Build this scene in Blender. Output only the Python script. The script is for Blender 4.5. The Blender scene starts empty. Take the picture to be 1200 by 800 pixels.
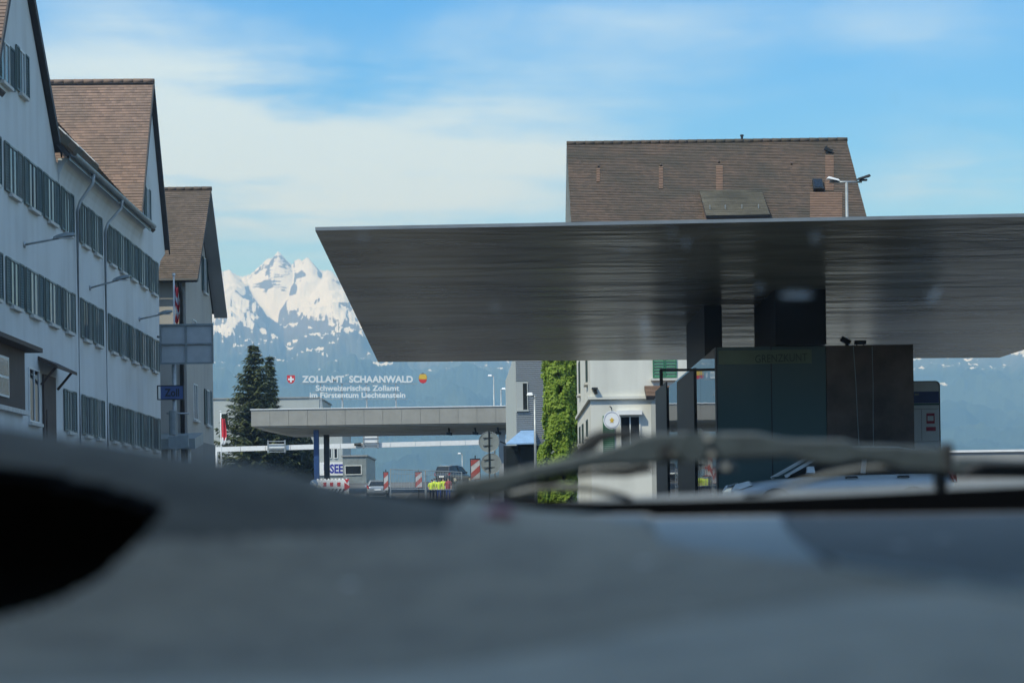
import bpy, bmesh, math, random
from mathutils import Vector, Matrix, noise as mnoise
random.seed(7)
R = math.radians
sc = bpy.context.scene
COL = sc.collection

# ------------------------------------------------------------------ camera model (measured from the photograph)
F = 2200.0            # focal length in photo pixels (photo is 1200 wide)
PX, PY = 600.0, 608.0 # principal point / horizon
ROLL = R(0.8)
CZ = 1.2
_c, _s = math.cos(ROLL), math.sin(ROLL)

def uv_px(x, y):
    dx, dy = x - PX, PY - y
    return dx * _c + dy * _s, dy * _c - dx * _s

def at(x, y, Y):
    """world point seen at photo pixel x,y when it stands Y metres ahead"""
    u, v = uv_px(x, y)
    return Vector((u * Y / F, Y, CZ + v * Y / F))

def gz(Y):
    """height of the gently rising ground"""
    if Y < 8: return 0.0
    if Y < 24: return (Y - 8) * 0.053
    if Y < 40: return 0.848 + (Y - 24) * 0.0185
    if Y < 148: return 1.144 + (Y - 40) * 0.01483
    return min(2.746 + (Y - 148) * 0.066, 4.9)

# ------------------------------------------------------------------ helpers
def tag(o, label=None, cat=None, group=None, kind=None):
    if label: o['label'] = label
    if cat: o['category'] = cat
    if group: o['group'] = group
    if kind: o['kind'] = kind
    return o

def empty(name, loc, label, cat, group=None, rz=0.0):
    o = bpy.data.objects.new(name, None)
    COL.objects.link(o); o.location = loc; o.rotation_euler = (0, 0, rz)
    o.empty_display_size = 0.2
    return tag(o, label, cat, group)

def root_offset(p):
    v = Vector((0, 0, 0))
    while p is not None:
        v += p.location; p = p.parent
    return v

class MB:
    def __init__(s): s.v = []; s.f = []; s.uv = {}; s.mi = {}
    def add(s, vs, fs, uvs=None, mi=0):
        b = len(s.v)
        s.v += [tuple(v) for v in vs]
        for k, f in enumerate(fs):
            if mi: s.mi[len(s.f)] = mi
            if uvs: s.uv[len(s.f)] = uvs[k]
            s.f.append(tuple(i + b for i in f))
        return s
    def box(s, x0, x1, y0, y1, z0, z1, mi=0):
        return s.add([(x0,y0,z0),(x1,y0,z0),(x1,y1,z0),(x0,y1,z0),(x0,y0,z1),(x1,y0,z1),(x1,y1,z1),(x0,y1,z1)],
              [(0,3,2,1),(4,5,6,7),(0,1,5,4),(1,2,6,5),(2,3,7,6),(3,0,4,7)], mi=mi)
    def hexa(s, p, mi=0):   # p: 4 bottom + 4 top
        return s.add(p, [(0,3,2,1),(4,5,6,7),(0,1,5,4),(1,2,6,5),(2,3,7,6),(3,0,4,7)], mi=mi)
    def prism(s, pts, off, mi=0):
        n = len(pts); off = Vector(off)
        vs = [Vector(p) for p in pts] + [Vector(p) + off for p in pts]
        fs = [tuple(range(n))[::-1], tuple(range(n, 2*n))] + [(i, (i+1) % n, n+(i+1) % n, n+i) for i in range(n)]
        return s.add(vs, fs, mi=mi)
    def tube(s, pts, r, n=8, mi=0, caps=True):
        pts = [Vector(p) for p in pts]
        rs = r if isinstance(r, (list, tuple)) else [r] * len(pts)
        b = len(s.v)
        for i, p in enumerate(pts):
            d = (pts[min(i+1, len(pts)-1)] - pts[max(i-1, 0)]).normalized()
            a = d.cross(Vector((0, 0, 1)))
            if a.length < 1e-3: a = d.cross(Vector((0, 1, 0)))
            a.normalize(); c = a.cross(d)
            for k in range(n):
                t = 2*math.pi*k/n
                s.v.append(tuple(p + a*math.cos(t)*rs[i] + c*math.sin(t)*rs[i]))
        for i in range(len(pts)-1):
            for k in range(n):
                s.f.append((b+i*n+k, b+i*n+(k+1) % n, b+(i+1)*n+(k+1) % n, b+(i+1)*n+k))
        if caps:
            s.f.append(tuple(b+k for k in range(n))[::-1])
            s.f.append(tuple(b+(len(pts)-1)*n+k for k in range(n)))
        return s
    def bar(s, p, q, w, h):
        """rectangular bar from p to q, w across, h in height"""
        p, q = Vector(p), Vector(q); d = (q-p).normalized()
        a = d.cross(Vector((0,0,1)))
        if a.length < 1e-3: a = Vector((1,0,0))
        a.normalize(); c = a.cross(d).normalized()
        a *= w/2; c *= h/2
        return s.hexa([p-a-c, p+a-c, q+a-c, q-a-c, p-a+c, p+a+c, q+a+c, q-a+c])
    def disc(s, c, axis, r, t, n=24):
        c, axis = Vector(c), Vector(axis).normalized()
        return s.tube([c - axis*t/2, c + axis*t/2], r, n)
    def build(s, name, mat, parent=None, smooth=False, bevel=0.0, kind=None, fixn=True):
        off = root_offset(parent)
        me = bpy.data.meshes.new(name)
        me.from_pydata([tuple(Vector(v) - off) for v in s.v], [], s.f)
        mats = mat if isinstance(mat, (list, tuple)) else [mat]
        for m in mats: me.materials.append(m)
        if s.uv:
            L = me.uv_layers.new(name='UVMap')
            for i, poly in enumerate(me.polygons):
                if i in s.uv:
                    for k, li in enumerate(poly.loop_indices): L.data[li].uv = s.uv[i][k]
        for i, m in s.mi.items(): me.polygons[i].material_index = m
        if smooth:
            for p in me.polygons: p.use_smooth = True
        if fixn:
            bm = bmesh.new(); bm.from_mesh(me); bmesh.ops.recalc_face_normals(bm, faces=bm.faces[:]); bm.to_mesh(me); bm.free()
        o = bpy.data.objects.new(name, me); COL.objects.link(o)
        if parent is not None: o.parent = parent
        if bevel:
            b = o.modifiers.new('bevel', 'BEVEL'); b.width = bevel; b.segments = 2; b.limit_method = 'ANGLE'; b.angle_limit = R(35)
        if kind: o['kind'] = kind
        return o

def copy_tree(o, parent=None):
    c = o.copy(); COL.objects.link(c)
    if parent is not None: c.parent = parent
    for ch in list(o.children): copy_tree(ch, c)
    return c

# ------------------------------------------------------------------ materials
def newmat(name):
    m = bpy.data.materials.new(name); m.use_nodes = True
    nt = m.node_tree; b = nt.nodes['Principled BSDF']
    return m, nt, b

def mat(name, col, rough=0.6, var=0.15, scale=3.0, bump=0.0, bscale=40.0, metal=0.0, spec=0.5, coat=0.0, stretch=None):
    m, nt, b = newmat(name)
    b.inputs['Roughness'].default_value = rough; b.inputs['Metallic'].default_value = metal
    b.inputs['Specular IOR Level'].default_value = spec
    if coat: b.inputs['Coat Weight'].default_value = coat
    tc = nt.nodes.new('ShaderNodeTexCoord'); src = tc.outputs['Object']
    if stretch:
        mp = nt.nodes.new('ShaderNodeMapping'); mp.inputs['Scale'].default_value = stretch
        nt.links.new(src, mp.inputs['Vector']); src = mp.outputs['Vector']
    n = nt.nodes.new('ShaderNodeTexNoise'); n.inputs['Scale'].default_value = scale; n.inputs['Detail'].default_value = 6
    n.inputs['Roughness'].default_value = 0.65
    nt.links.new(src, n.inputs['Vector'])
    rp = nt.nodes.new('ShaderNodeValToRGB')
    lo = [max(0, c*(1-var)) for c in col]; hi = [min(1, c*(1+var)) for c in col]
    rp.color_ramp.elements[0].position = 0.3; rp.color_ramp.elements[0].color = (*lo, 1)
    rp.color_ramp.elements[1].position = 0.7; rp.color_ramp.elements[1].color = (*hi, 1)
    nt.links.new(n.outputs['Fac'], rp.inputs['Fac']); nt.links.new(rp.outputs['Color'], b.inputs['Base Color'])
    if bump:
        n2 = nt.nodes.new('ShaderNodeTexNoise'); n2.inputs['Scale'].default_value = bscale; n2.inputs['Detail'].default_value = 5
        nt.links.new(src, n2.inputs['Vector'])
        bp = nt.nodes.new('ShaderNodeBump'); bp.inputs['Strength'].default_value = bump; bp.inputs['Distance'].default_value = 0.02
        nt.links.new(n2.outputs['Fac'], bp.inputs['Height']); nt.links.new(bp.outputs['Normal'], b.inputs['Normal'])
    return m

def plaster(name, col, stain=(0.5, 0.5, 0.48), amt=0.35):
    """rendered wall: big soft stains, vertical runs and fine grain"""
    m, nt, b = newmat(name); b.inputs['Roughness'].default_value = 0.9; b.inputs['Specular IOR Level'].default_value = 0.2
    tc = nt.nodes.new('ShaderNodeTexCoord')
    mp = nt.nodes.new('ShaderNodeMapping'); mp.inputs['Scale'].default_value = (1.6, 1.6, 0.18)
    nt.links.new(tc.outputs['Object'], mp.inputs['Vector'])
    n1 = nt.nodes.new('ShaderNodeTexNoise'); n1.inputs['Scale'].default_value = 1.0; n1.inputs['Detail'].default_value = 7
    nt.links.new(mp.outputs['Vector'], n1.inputs['Vector'])
    n2 = nt.nodes.new('ShaderNodeTexNoise'); n2.inputs['Scale'].default_value = 0.5; n2.inputs['Detail'].default_value = 5
    nt.links.new(tc.outputs['Object'], n2.inputs['Vector'])
    mu = nt.nodes.new('ShaderNodeMath'); mu.operation = 'MULTIPLY'
    nt.links.new(n1.outputs['Fac'], mu.inputs[0]); nt.links.new(n2.outputs['Fac'], mu.inputs[1])
    rp = nt.nodes.new('ShaderNodeValToRGB'); rp.color_ramp.elements[0].position = 0.2; rp.color_ramp.elements[1].position = 0.42
    rp.color_ramp.elements[0].color = (0, 0, 0, 1); rp.color_ramp.elements[1].color = (amt, amt, amt, 1)
    nt.links.new(mu.outputs[0], rp.inputs['Fac'])
    mx = nt.nodes.new('ShaderNodeMix'); mx.data_type = 'RGBA'
    mx.inputs['A'].default_value = (*col, 1); mx.inputs['B'].default_value = (*stain, 1)
    nt.links.new(rp.outputs['Color'], mx.inputs['Factor']); nt.links.new(mx.outputs['Result'], b.inputs['Base Color'])
    n3 = nt.nodes.new('ShaderNodeTexNoise'); n3.inputs['Scale'].default_value = 18; n3.inputs['Detail'].default_value = 4
    nt.links.new(tc.outputs['Object'], n3.inputs['Vector'])
    bp = nt.nodes.new('ShaderNodeBump'); bp.inputs['Strength'].default_value = 0.25; bp.inputs['Distance'].default_value = 0.02
    nt.links.new(n3.outputs['Fac'], bp.inputs['Height']); nt.links.new(bp.outputs['Normal'], b.inputs['Normal'])
    return m

def tiles(name, c1, c2, moss, mossamt=0.5, tile_w=0.18):
    """clay plain tiles: every tile its own tone (by UV cell), lichen patches"""
    m, nt, b = newmat(name); b.inputs['Roughness'].default_value = 0.85; b.inputs['Specular IOR Level'].default_value = 0.25
    L = nt.links.new
    uv = nt.nodes.new('ShaderNodeUVMap'); sp = nt.nodes.new('ShaderNodeSeparateXYZ'); L(uv.outputs['UV'], sp.inputs[0])
    def math_(op, a, bb=None):
        n = nt.nodes.new('ShaderNodeMath'); n.operation = op
        for i, q in enumerate((a, bb)):
            if q is None: continue
            if isinstance(q, (int, float)): n.inputs[i].default_value = q
            else: L(q, n.inputs[i])
        return n.outputs[0]
    row = math_('FLOOR', sp.outputs['Y'])
    u = math_('ADD', math_('DIVIDE', sp.outputs['X'], tile_w), math_('MULTIPLY', row, 0.5))
    colu = math_('FLOOR', u)
    cb = nt.nodes.new('ShaderNodeCombineXYZ'); L(colu, cb.inputs[0]); L(row, cb.inputs[1])
    wn = nt.nodes.new('ShaderNodeTexWhiteNoise'); wn.noise_dimensions = '2D'; L(cb.outputs[0], wn.inputs['Vector'])
    mx = nt.nodes.new('ShaderNodeMix'); mx.data_type = 'RGBA'; mx.inputs['A'].default_value = (*c1, 1); mx.inputs['B'].default_value = (*c2, 1)
    L(wn.outputs['Value'], mx.inputs['Factor'])
    tc = nt.nodes.new('ShaderNodeTexCoord')
    n1 = nt.nodes.new('ShaderNodeTexNoise'); n1.inputs['Scale'].default_value = 0.55; n1.inputs['Detail'].default_value = 8; n1.inputs['Roughness'].default_value = 0.7
    L(tc.outputs['Object'], n1.inputs['Vector'])
    rp = nt.nodes.new('ShaderNodeValToRGB'); rp.color_ramp.elements[0].position = 0.4; rp.color_ramp.elements[1].position = 0.65
    rp.color_ramp.elements[0].color = (0.05, 0.05, 0.05, 1); rp.color_ramp.elements[1].color = (mossamt, mossamt, mossamt, 1)
    L(n1.outputs['Fac'], rp.inputs['Fac'])
    mx2 = nt.nodes.new('ShaderNodeMix'); mx2.data_type = 'RGBA'; mx2.inputs['B'].default_value = (*moss, 1)
    L(rp.outputs['Color'], mx2.inputs['Factor']); L(mx.outputs['Result'], mx2.inputs['A']); L(mx2.outputs['Result'], b.inputs['Base Color'])
    fr = math_('FRACT', u)                       # rounded lower corners / joint between tiles as relief
    edge = math_('ABSOLUTE', math_('SUBTRACT', fr, 0.5))
    bp = nt.nodes.new('ShaderNodeBump'); bp.inputs['Strength'].default_value = 0.4; bp.inputs['Distance'].default_value = 0.015; bp.invert = True
    L(math_('POWER', math_('MULTIPLY', edge, 2.0), 6.0), bp.inputs['Height']); L(bp.outputs['Normal'], b.inputs['Normal'])
    return m

def glass_dark(name, col, rough=0.04, ior=1.5):
    m, nt, b = newmat(name); b.inputs['Base Color'].default_value = (*col, 1); b.inputs['Roughness'].default_value = rough; b.inputs['IOR'].default_value = ior
    tc = nt.nodes.new('ShaderNodeTexCoord'); n = nt.nodes.new('ShaderNodeTexNoise'); n.inputs['Scale'].default_value = 0.7
    nt.links.new(tc.outputs['Object'], n.inputs['Vector'])
    bp = nt.nodes.new('ShaderNodeBump'); bp.inputs['Strength'].default_value = 0.04; bp.inputs['Distance'].default_value = 0.05
    nt.links.new(n.outputs['Fac'], bp.inputs['Height']); nt.links.new(bp.outputs['Normal'], b.inputs['Normal'])
    return m

M = {}
M['white_wall'] = plaster('white_plaster', (0.61, 0.635, 0.63), (0.43, 0.44, 0.42), 0.5)
M['white_sun'] = plaster('cream_white_plaster', (0.70, 0.69, 0.62), (0.45, 0.45, 0.41), 0.45)
M['grey_wall'] = plaster('beige_grey_plaster', (0.42, 0.40, 0.36), (0.30, 0.29, 0.27), 0.5)
M['blue_grey_wall'] = plaster('pale_grey_plaster', (0.42, 0.44, 0.42), (0.33, 0.35, 0.34), 0.4)
M['dark_plinth'] = plaster('grey_plinth', (0.22, 0.22, 0.21), (0.15, 0.15, 0.14), 0.5)
M['tile_red'] = tiles('red_clay_tiles', (0.31, 0.205, 0.155), (0.21, 0.145, 0.115), (0.15, 0.125, 0.105), 0.55)
M['tile_brown'] = tiles('brown_clay_tiles', (0.17, 0.13, 0.105), (0.12, 0.095, 0.08), (0.075, 0.065, 0.052), 0.6)
M['tile_mixed'] = tiles('weathered_clay_tiles', (0.15, 0.104, 0.078), (0.098, 0.074, 0.058), (0.072, 0.067, 0.055), 0.9)
M['tile_clean'] = tiles('washed_clay_tiles', (0.235, 0.145, 0.10), (0.17, 0.108, 0.078), (0.12, 0.09, 0.07), 0.5)
M['tile_grey'] = tiles('grey_lichen_tiles', (0.19, 0.17, 0.125), (0.155, 0.135, 0.10), (0.08, 0.075, 0.06), 0.8)
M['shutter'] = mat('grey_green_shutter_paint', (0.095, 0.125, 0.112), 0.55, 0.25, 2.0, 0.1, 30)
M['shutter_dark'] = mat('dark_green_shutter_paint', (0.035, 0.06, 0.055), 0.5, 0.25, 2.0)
M['shutter_green'] = mat('bright_green_shutter_paint', (0.03, 0.16, 0.08), 0.5, 0.2, 3.0)
M['pane'] = mat('window_pane', (0.10, 0.125, 0.12), 0.08, 0.25, 1.0)
M['pane_dark'] = glass_dark('dark_window_pane', (0.02, 0.025, 0.028), 0.05)
M['frame_white'] = mat('white_window_paint', (0.7, 0.71, 0.68), 0.5, 0.08, 2.0)
M['pane_curtain'] = mat('curtained_pane', (.24,.26,.25), .2, .3, 2.5, stretch=(3,3,.4))
M['shutter_worn'] = mat('worn_green_shutter_paint', (.115,.135,.12), .6, .35, 3.0)
M['frame_grey'] = mat('grey_green_window_paint', (0.20, 0.235, 0.225), 0.5, 0.15, 2.0)
M['pipe'] = mat('pale_painted_pipe', (0.40, 0.43, 0.44), 0.5, 0.15, 3.0)
M['sill'] = mat('stone_sill', (0.55, 0.54, 0.50), 0.8, 0.15, 5.0, 0.15)
M['verge'] = mat('dark_verge_board', (0.05, 0.045, 0.045), 0.7, 0.25, 3.0)
M['zinc'] = mat('zinc_sheet', (0.24, 0.28, 0.30), 0.45, 0.2, 2.5, metal=0.3)
M['wood_dark'] = mat('dark_stained_wood', (0.055, 0.038, 0.03), 0.7, 0.35, 3.0, 0.3, 15, stretch=(4, 4, 0.5))
M['steel'] = mat('galvanised_steel', (0.36, 0.38, 0.38), 0.45, 0.2, 4.0, metal=0.4)
M['steel_dark'] = mat('dark_painted_steel', (0.013, 0.016, 0.017), 0.5, 0.3, 2.0)
M['panel_grey'] = mat('grey_panel', (0.22, 0.25, 0.25), 0.5, 0.2, 2.0)
M['light_panel'] = mat('pale_grey_sign_back', (.42,.44,.44), .5, .12, 1.5)
M['concrete'] = plaster('grey_concrete', (0.32, 0.32, 0.31), (0.2, 0.2, 0.19), 0.5)
M['asphalt'] = mat('asphalt', (0.065, 0.065, 0.066), 0.9, 0.3, 0.8, 0.4, 60)
M['forecourt'] = mat('worn_grey_asphalt', (0.13, 0.13, 0.125), 0.9, 0.25, 0.5, 0.3, 50)
M['paving'] = mat('pavement', (0.24, 0.235, 0.225), 0.9, 0.2, 1.5, 0.2, 30)
M['meadow'] = mat('meadow', (0.06, 0.10, 0.03), 1.0, 0.35, 0.05)
M['paint'] = mat('road_paint', (0.72, 0.72, 0.70), 0.7, 0.12, 4.0)
M['red'] = mat('red_sign_paint', (0.55, 0.03, 0.035), 0.5, 0.12, 4.0)
M['red_flag'] = mat('red_flag_cloth', (0.60, 0.045, 0.06), 0.85, 0.12, 5.0)
M['board_white'] = mat('dusty_white_board', (.50,.50,.50), .6, .2, 6.0)
M['board_red'] = mat('faded_red_board', (.36,.075,.065), .6, .2, 6.0)
M['white'] = mat('white_paint', (0.80, 0.80, 0.79), 0.5, 0.06, 4.0)
M['white_flag'] = mat('white_flag_cloth', (0.75, 0.75, 0.75), 0.85, 0.06, 4.0)
M['blue'] = mat('blue_paint', (0.02, 0.055, 0.16), 0.4, 0.2, 2.0)
M['blue_sign'] = mat('blue_sign_face', (0.05, 0.09, 0.23), 0.5, 0.15, 2.0)
M['blue_letter'] = mat('blue_lettering', (0.03, 0.04, 0.30), 0.5, 0.1, 2.0)
M['letter_white'] = mat('white_lettering', (0.66, 0.68, 0.67), 0.5, 0.05, 2.0)
M['letter_black'] = mat('black_lettering', (0.015, 0.015, 0.016), 0.5, 0.1, 2.0)
M['gold'] = mat('gold_paint', (0.65, 0.42, 0.05), 0.5, 0.1, 3.0)
M['awning'] = mat('pale_blue_awning', (0.22, 0.36, 0.55), 0.6, 0.15, 2.0)
M['vest'] = mat('yellow_hi_vis_cloth', (0.62, 0.75, 0.04), 0.8, 0.15, 8.0)
M['cloth_dark'] = mat('dark_cloth', (0.02, 0.025, 0.04), 0.9, 0.3, 8.0)
M['cloth_blue'] = mat('blue_cloth', (0.04, 0.07, 0.22), 0.9, 0.2, 8.0)
M['cloth_red'] = mat('red_cloth', (0.30, 0.03, 0.04), 0.9, 0.2, 8.0)
M['skin'] = mat('skin', (0.50, 0.30, 0.22), 0.6, 0.08, 6.0)
M['hair'] = mat('dark_hair', (0.03, 0.02, 0.015), 0.7, 0.3, 20.0)
M['tyre'] = mat('rubber', (0.02, 0.02, 0.02), 0.9, 0.3, 6.0)
M['chrome'] = mat('bright_metal', (0.75, 0.75, 0.75), 0.2, 0.05, 3.0, metal=1.0)
M['lamp_red'] = mat('red_lens', (0.35, 0.01, 0.012), 0.2, 0.1, 3.0)
M['lamp_clear'] = mat('clear_lens', (0.75, 0.78, 0.80), 0.1, 0.1, 8.0)
M['car_silver'] = mat('silver_paint', (0.40, 0.41, 0.41), 0.3, 0.06, 1.0, metal=0.5, coat=0.6)
M['car_dark'] = mat('dark_blue_paint', (0.018, 0.022, 0.035), 0.3, 0.1, 1.0, coat=0.8)
M['car_white'] = mat('white_car_paint', (0.62, 0.65, 0.66), 0.3, 0.04, 1.0, coat=0.8)
M['bark'] = mat('bark', (0.09, 0.065, 0.045), 0.95, 0.3, 6.0, 0.6, 12)
M['kiosk_glass'] = glass_dark('dark_teal_glass', (0.006, 0.012, 0.013), 0.02, 1.5)
M['kiosk_brown'] = mat('dark_brown_panel', (0.10, 0.072, 0.055), 0.45, 0.6, 0.9, spec=.25)
M['front_glass'] = glass_dark('dark_front_glass', (0.085, 0.135, 0.135), 0.03, 1.32)
M['black_core'] = mat('black_core_cladding', (0.006, 0.0065, 0.0068), 0.5, 0.3, 2.0, spec=.3)
M['roof_edge'] = mat('grey_blue_sheet_metal', (0.19, 0.21, 0.22), 0.45, 0.15, 2.0, metal=0.2)

def leafmat(name, c1, c2, trans=0.35):
    m, nt, b = newmat(name); b.inputs['Roughness'].default_value = 0.6; b.inputs['Specular IOR Level'].default_value = 0.25
    g = nt.nodes.new('ShaderNodeNewGeometry')
    rp = nt.nodes.new('ShaderNodeValToRGB'); rp.color_ramp.elements[0].color = (*c1, 1); rp.color_ramp.elements[1].color = (*c2, 1)
    nt.links.new(g.outputs['Random Per Island'], rp.inputs['Fac']); nt.links.new(rp.outputs['Color'], b.inputs['Base Color'])
    tr = nt.nodes.new('ShaderNodeBsdfTranslucent'); nt.links.new(rp.outputs['Color'], tr.inputs['Color'])
    mx = nt.nodes.new('ShaderNodeMixShader'); mx.inputs[0].default_value = trans
    nt.links.new(b.outputs[0], mx.inputs[1]); nt.links.new(tr.outputs[0], mx.inputs[2])
    nt.links.new(mx.outputs[0], nt.nodes['Material Output'].inputs['Surface'])
    return m
M['needle'] = leafmat('spruce_needles', (0.045, 0.066, 0.030), (0.13, 0.145, 0.06), 0.15)
M['leaf'] = leafmat('hornbeam_leaves', (0.20, 0.32, 0.04), (0.40, 0.52, 0.09), 0.45)
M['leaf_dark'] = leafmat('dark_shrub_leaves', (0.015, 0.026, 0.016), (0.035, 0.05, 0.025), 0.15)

def cladding_mat():
    m, nt, b = newmat('grey_sheet_cladding'); b.inputs['Roughness'].default_value = 0.5; b.inputs['Metallic'].default_value = 0.2
    b.inputs['Base Color'].default_value = (0.33, 0.35, 0.37, 1)
    return m
M['cladding'] = cladding_mat()

def soffit_mat():
    """dark sheet soffit, long shallow buckles running across"""
    m, nt, b = newmat('dark_sheet_soffit'); L = nt.links.new
    b.inputs['Roughness'].default_value = 0.27; b.inputs['Specular IOR Level'].default_value = 0.5
    tc = nt.nodes.new('ShaderNodeTexCoord')
    mp = nt.nodes.new('ShaderNodeMapping'); mp.inputs['Scale'].default_value = (0.14, 0.42, 1.0); L(tc.outputs['Object'], mp.inputs['Vector'])
    n1 = nt.nodes.new('ShaderNodeTexNoise'); n1.inputs['Scale'].default_value = 1.1; n1.inputs['Detail'].default_value = 3.2; n1.inputs['Roughness'].default_value = 0.6
    n1.inputs['Distortion'].default_value = 0.6
    L(mp.outputs['Vector'], n1.inputs['Vector'])
    sp = nt.nodes.new('ShaderNodeSeparateXYZ'); L(tc.outputs['Object'], sp.inputs[0])
    # seams every 0.9 m, waved slightly
    md = nt.nodes.new('ShaderNodeMath'); md.operation = 'MULTIPLY_ADD'; md.inputs[1].default_value = 0.55
    L(n1.outputs['Fac'], md.inputs[0]); L(sp.outputs['Y'], md.inputs[2])
    dv = nt.nodes.new('ShaderNodeMath'); dv.operation = 'DIVIDE'; dv.inputs[1].default_value = 0.9; L(md.outputs[0], dv.inputs[0])
    fr = nt.nodes.new('ShaderNodeMath'); fr.operation = 'FRACT'; L(dv.outputs[0], fr.inputs[0])
    rp2 = nt.nodes.new('ShaderNodeValToRGB'); rp2.color_ramp.elements[0].position = 0.0; rp2.color_ramp.elements[0].color = (0, 0, 0, 1)
    rp2.color_ramp.elements[1].position = 0.10; rp2.color_ramp.elements[1].color = (1, 1, 1, 1); L(fr.outputs[0], rp2.inputs['Fac'])
    ad = nt.nodes.new('ShaderNodeMath'); ad.operation = 'MULTIPLY_ADD'; ad.inputs[1].default_value = 0.05
    L(rp2.outputs['Color'], ad.inputs[0]); L(n1.outputs['Fac'], ad.inputs[2])
    bp = nt.nodes.new('ShaderNodeBump'); bp.inputs['Strength'].default_value = 0.8; bp.inputs['Distance'].default_value = 0.12
    L(ad.outputs[0], bp.inputs['Height']); L(bp.outputs['Normal'], b.inputs['Normal'])
    n2 = nt.nodes.new('ShaderNodeTexNoise'); n2.inputs['Scale'].default_value = 0.9; n2.inputs['Detail'].default_value = 6; L(mp.outputs['Vector'], n2.inputs['Vector'])
    rp = nt.nodes.new('ShaderNodeValToRGB'); rp.color_ramp.elements[0].position = 0.38; rp.color_ramp.elements[1].position = 0.62
    rp.color_ramp.elements[0].color = (0.165, 0.155, 0.115, 1); rp.color_ramp.elements[1].color = (0.40, 0.38, 0.28, 1)
    L(n2.outputs['Fac'], rp.inputs['Fac']); L(rp.outputs['Color'], b.inputs['Base Color'])
    return m
M['soffit'] = soffit_mat()

# ------------------------------------------------------------------ text
def lettering(name, body, p_left, p_right, height, m, parent, depth=0.03, bold=0.0, y_out=0.0, fit=True):
    """words set from p_left to p_right (baseline), facing the -Y side"""
    cu = bpy.data.curves.new(name, 'FONT'); cu.body = body; cu.size = 1.0; cu.offset = bold; cu.extrude = 0.5; cu.resolution_u = 3
    tmp = bpy.data.objects.new('t', cu); COL.objects.link(tmp)
    bpy.context.view_layer.update()
    me = bpy.data.meshes.new_from_object(tmp.evaluated_get(bpy.context.evaluated_depsgraph_get()))
    bpy.data.objects.remove(tmp)
    xs = [v.co.x for v in me.vertices]; x0, x1 = min(xs), max(xs)
    d = Vector(p_right) - Vector(p_left); L = d.length; d.normalize()
    cap = 0.72
    out = Vector((d.y, -d.x, 0)).normalized()
    off = root_offset(parent)
    for v in me.vertices:
        q = Vector(p_left) + d*((v.co.x-x0)/(x1-x0)*L) + Vector((0, 0, 1))*(v.co.y*height/cap) + out*(v.co.z*depth + y_out)
        v.co = q - off
    me.name = name; me.materials.clear(); me.materials.append(m)
    for p in me.polygons: p.material_index = 0
    o = bpy.data.objects.new(name, me); COL.objects.link(o); o.parent = parent
    return o

# ------------------------------------------------------------------ roof of real overlapping tile courses
def tile_roof(name, m, parent, el, er, rr, rl, course=0.14, thick=0.14, step=0.026, ubase=0.0, under=None):
    el, er, rr, rl = map(Vector, (el, er, rr, rl))
    nrm = (er-el).cross(rl-el).normalized()
    if nrm.z < 0: nrm = -nrm
    length = max((rl-el).length, (rr-er).length); n = max(2, int(length/course))
    mb = MB(); rnd = random.Random(hash(name) & 255)
    for i in range(n):
        t0, t1 = i/n, (i+1.25)/n
        t1 = min(t1, 1.0)
        a0, b0 = el.lerp(rl, t0), er.lerp(rr, t0)
        a1, b1 = el.lerp(rl, t1), er.lerp(rr, t1)
        W = (b0-a0).length; ns = max(1, int(W/0.75))
        jz = [rnd.uniform(-0.006, 0.006) for _ in range(ns+1)]
        for k in range(ns):
            s0, s1 = k/ns, (k+1)/ns
            p = [a0.lerp(b0, s0)+nrm*(step+jz[k]), a0.lerp(b0, s1)+nrm*(step+jz[k+1]), a1.lerp(b1, s1)+nrm*0.002, a1.lerp(b1, s0)+nrm*0.002]
            q = [a0.lerp(b0, s0)-nrm*0.004, a0.lerp(b0, s1)-nrm*0.004]
            mb.add(p+q, [(0, 1, 2, 3), (4, 5, 1, 0)],
                   [[(ubase+s0*W, i+.1), (ubase+s1*W, i+.1), (ubase+s1*W, i+.9), (ubase+s0*W, i+.9)], [(ubase+s0*W, i+.1), (ubase+s1*W, i+.1), (ubase+s1*W, i+.1), (ubase+s0*W, i+.1)]])
    ro = mb.build(name, m, parent, fixn=False)
    mb = MB(); mb.prism([el-nrm*0.006, er-nrm*0.006, rr-nrm*0.006, rl-nrm*0.006], -nrm*thick)
    mb.build('underside', under or M['verge'], ro)
    return ro

def ridge_tiles(mb, a, b, r=0.11, seg=0.4):
    a, b = Vector(a), Vector(b); n = max(1, int((b-a).length/seg))
    for i in range(n):
        p, q = a.lerp(b, i/n), a.lerp(b, (i+1.08)/n)
        mb.tube([p, q], [r*1.06, r*0.94], 8)

# ================================================================== SETTING
def ground_strip(name, m, xa, xb, ys, dz, kind='structure', steps=None, thick=0.0):
    mb = MB(); yy = ys
    for i in range(len(yy)-1):
        y0, y1 = yy[i], yy[i+1]
        z0, z1 = gz(y0)+dz, gz(y1)+dz
        if thick:
            mb.hexa([(xa,y0,z0-thick),(xb,y0,z0-thick),(xb,y1,z1-thick),(xa,y1,z1-thick),(xa,y0,z0),(xb,y0,z0),(xb,y1,z1),(xa,y1,z1)])
        else:
            mb.add([(xa,y0,z0),(xb,y0,z0),(xb,y1,z1),(xa,y1,z1)], [(0,1,2,3)])
    return mb.build(name, m, kind=kind, fixn=bool(thick))
YS = [-60, 0, 8, 24, 40, 80, 120, 148, 180.63, 260]
ground_strip('ground', M['meadow'], -9000, 9000, [-880, -60, 8, 24, 40, 148, 180.63, 400, 1500, 12500], 0.0)
ground_strip('forecourt', M['forecourt'], -60, 60, YS, 0.004)
ground_strip('road', M['asphalt'], -8.5, 14, YS, 0.008)
ground_strip('pavement', M['paving'], -13.0, -8.5, [-40, 0, 8, 24, 40, 80, 110], 0.13, thick=0.13)
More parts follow.
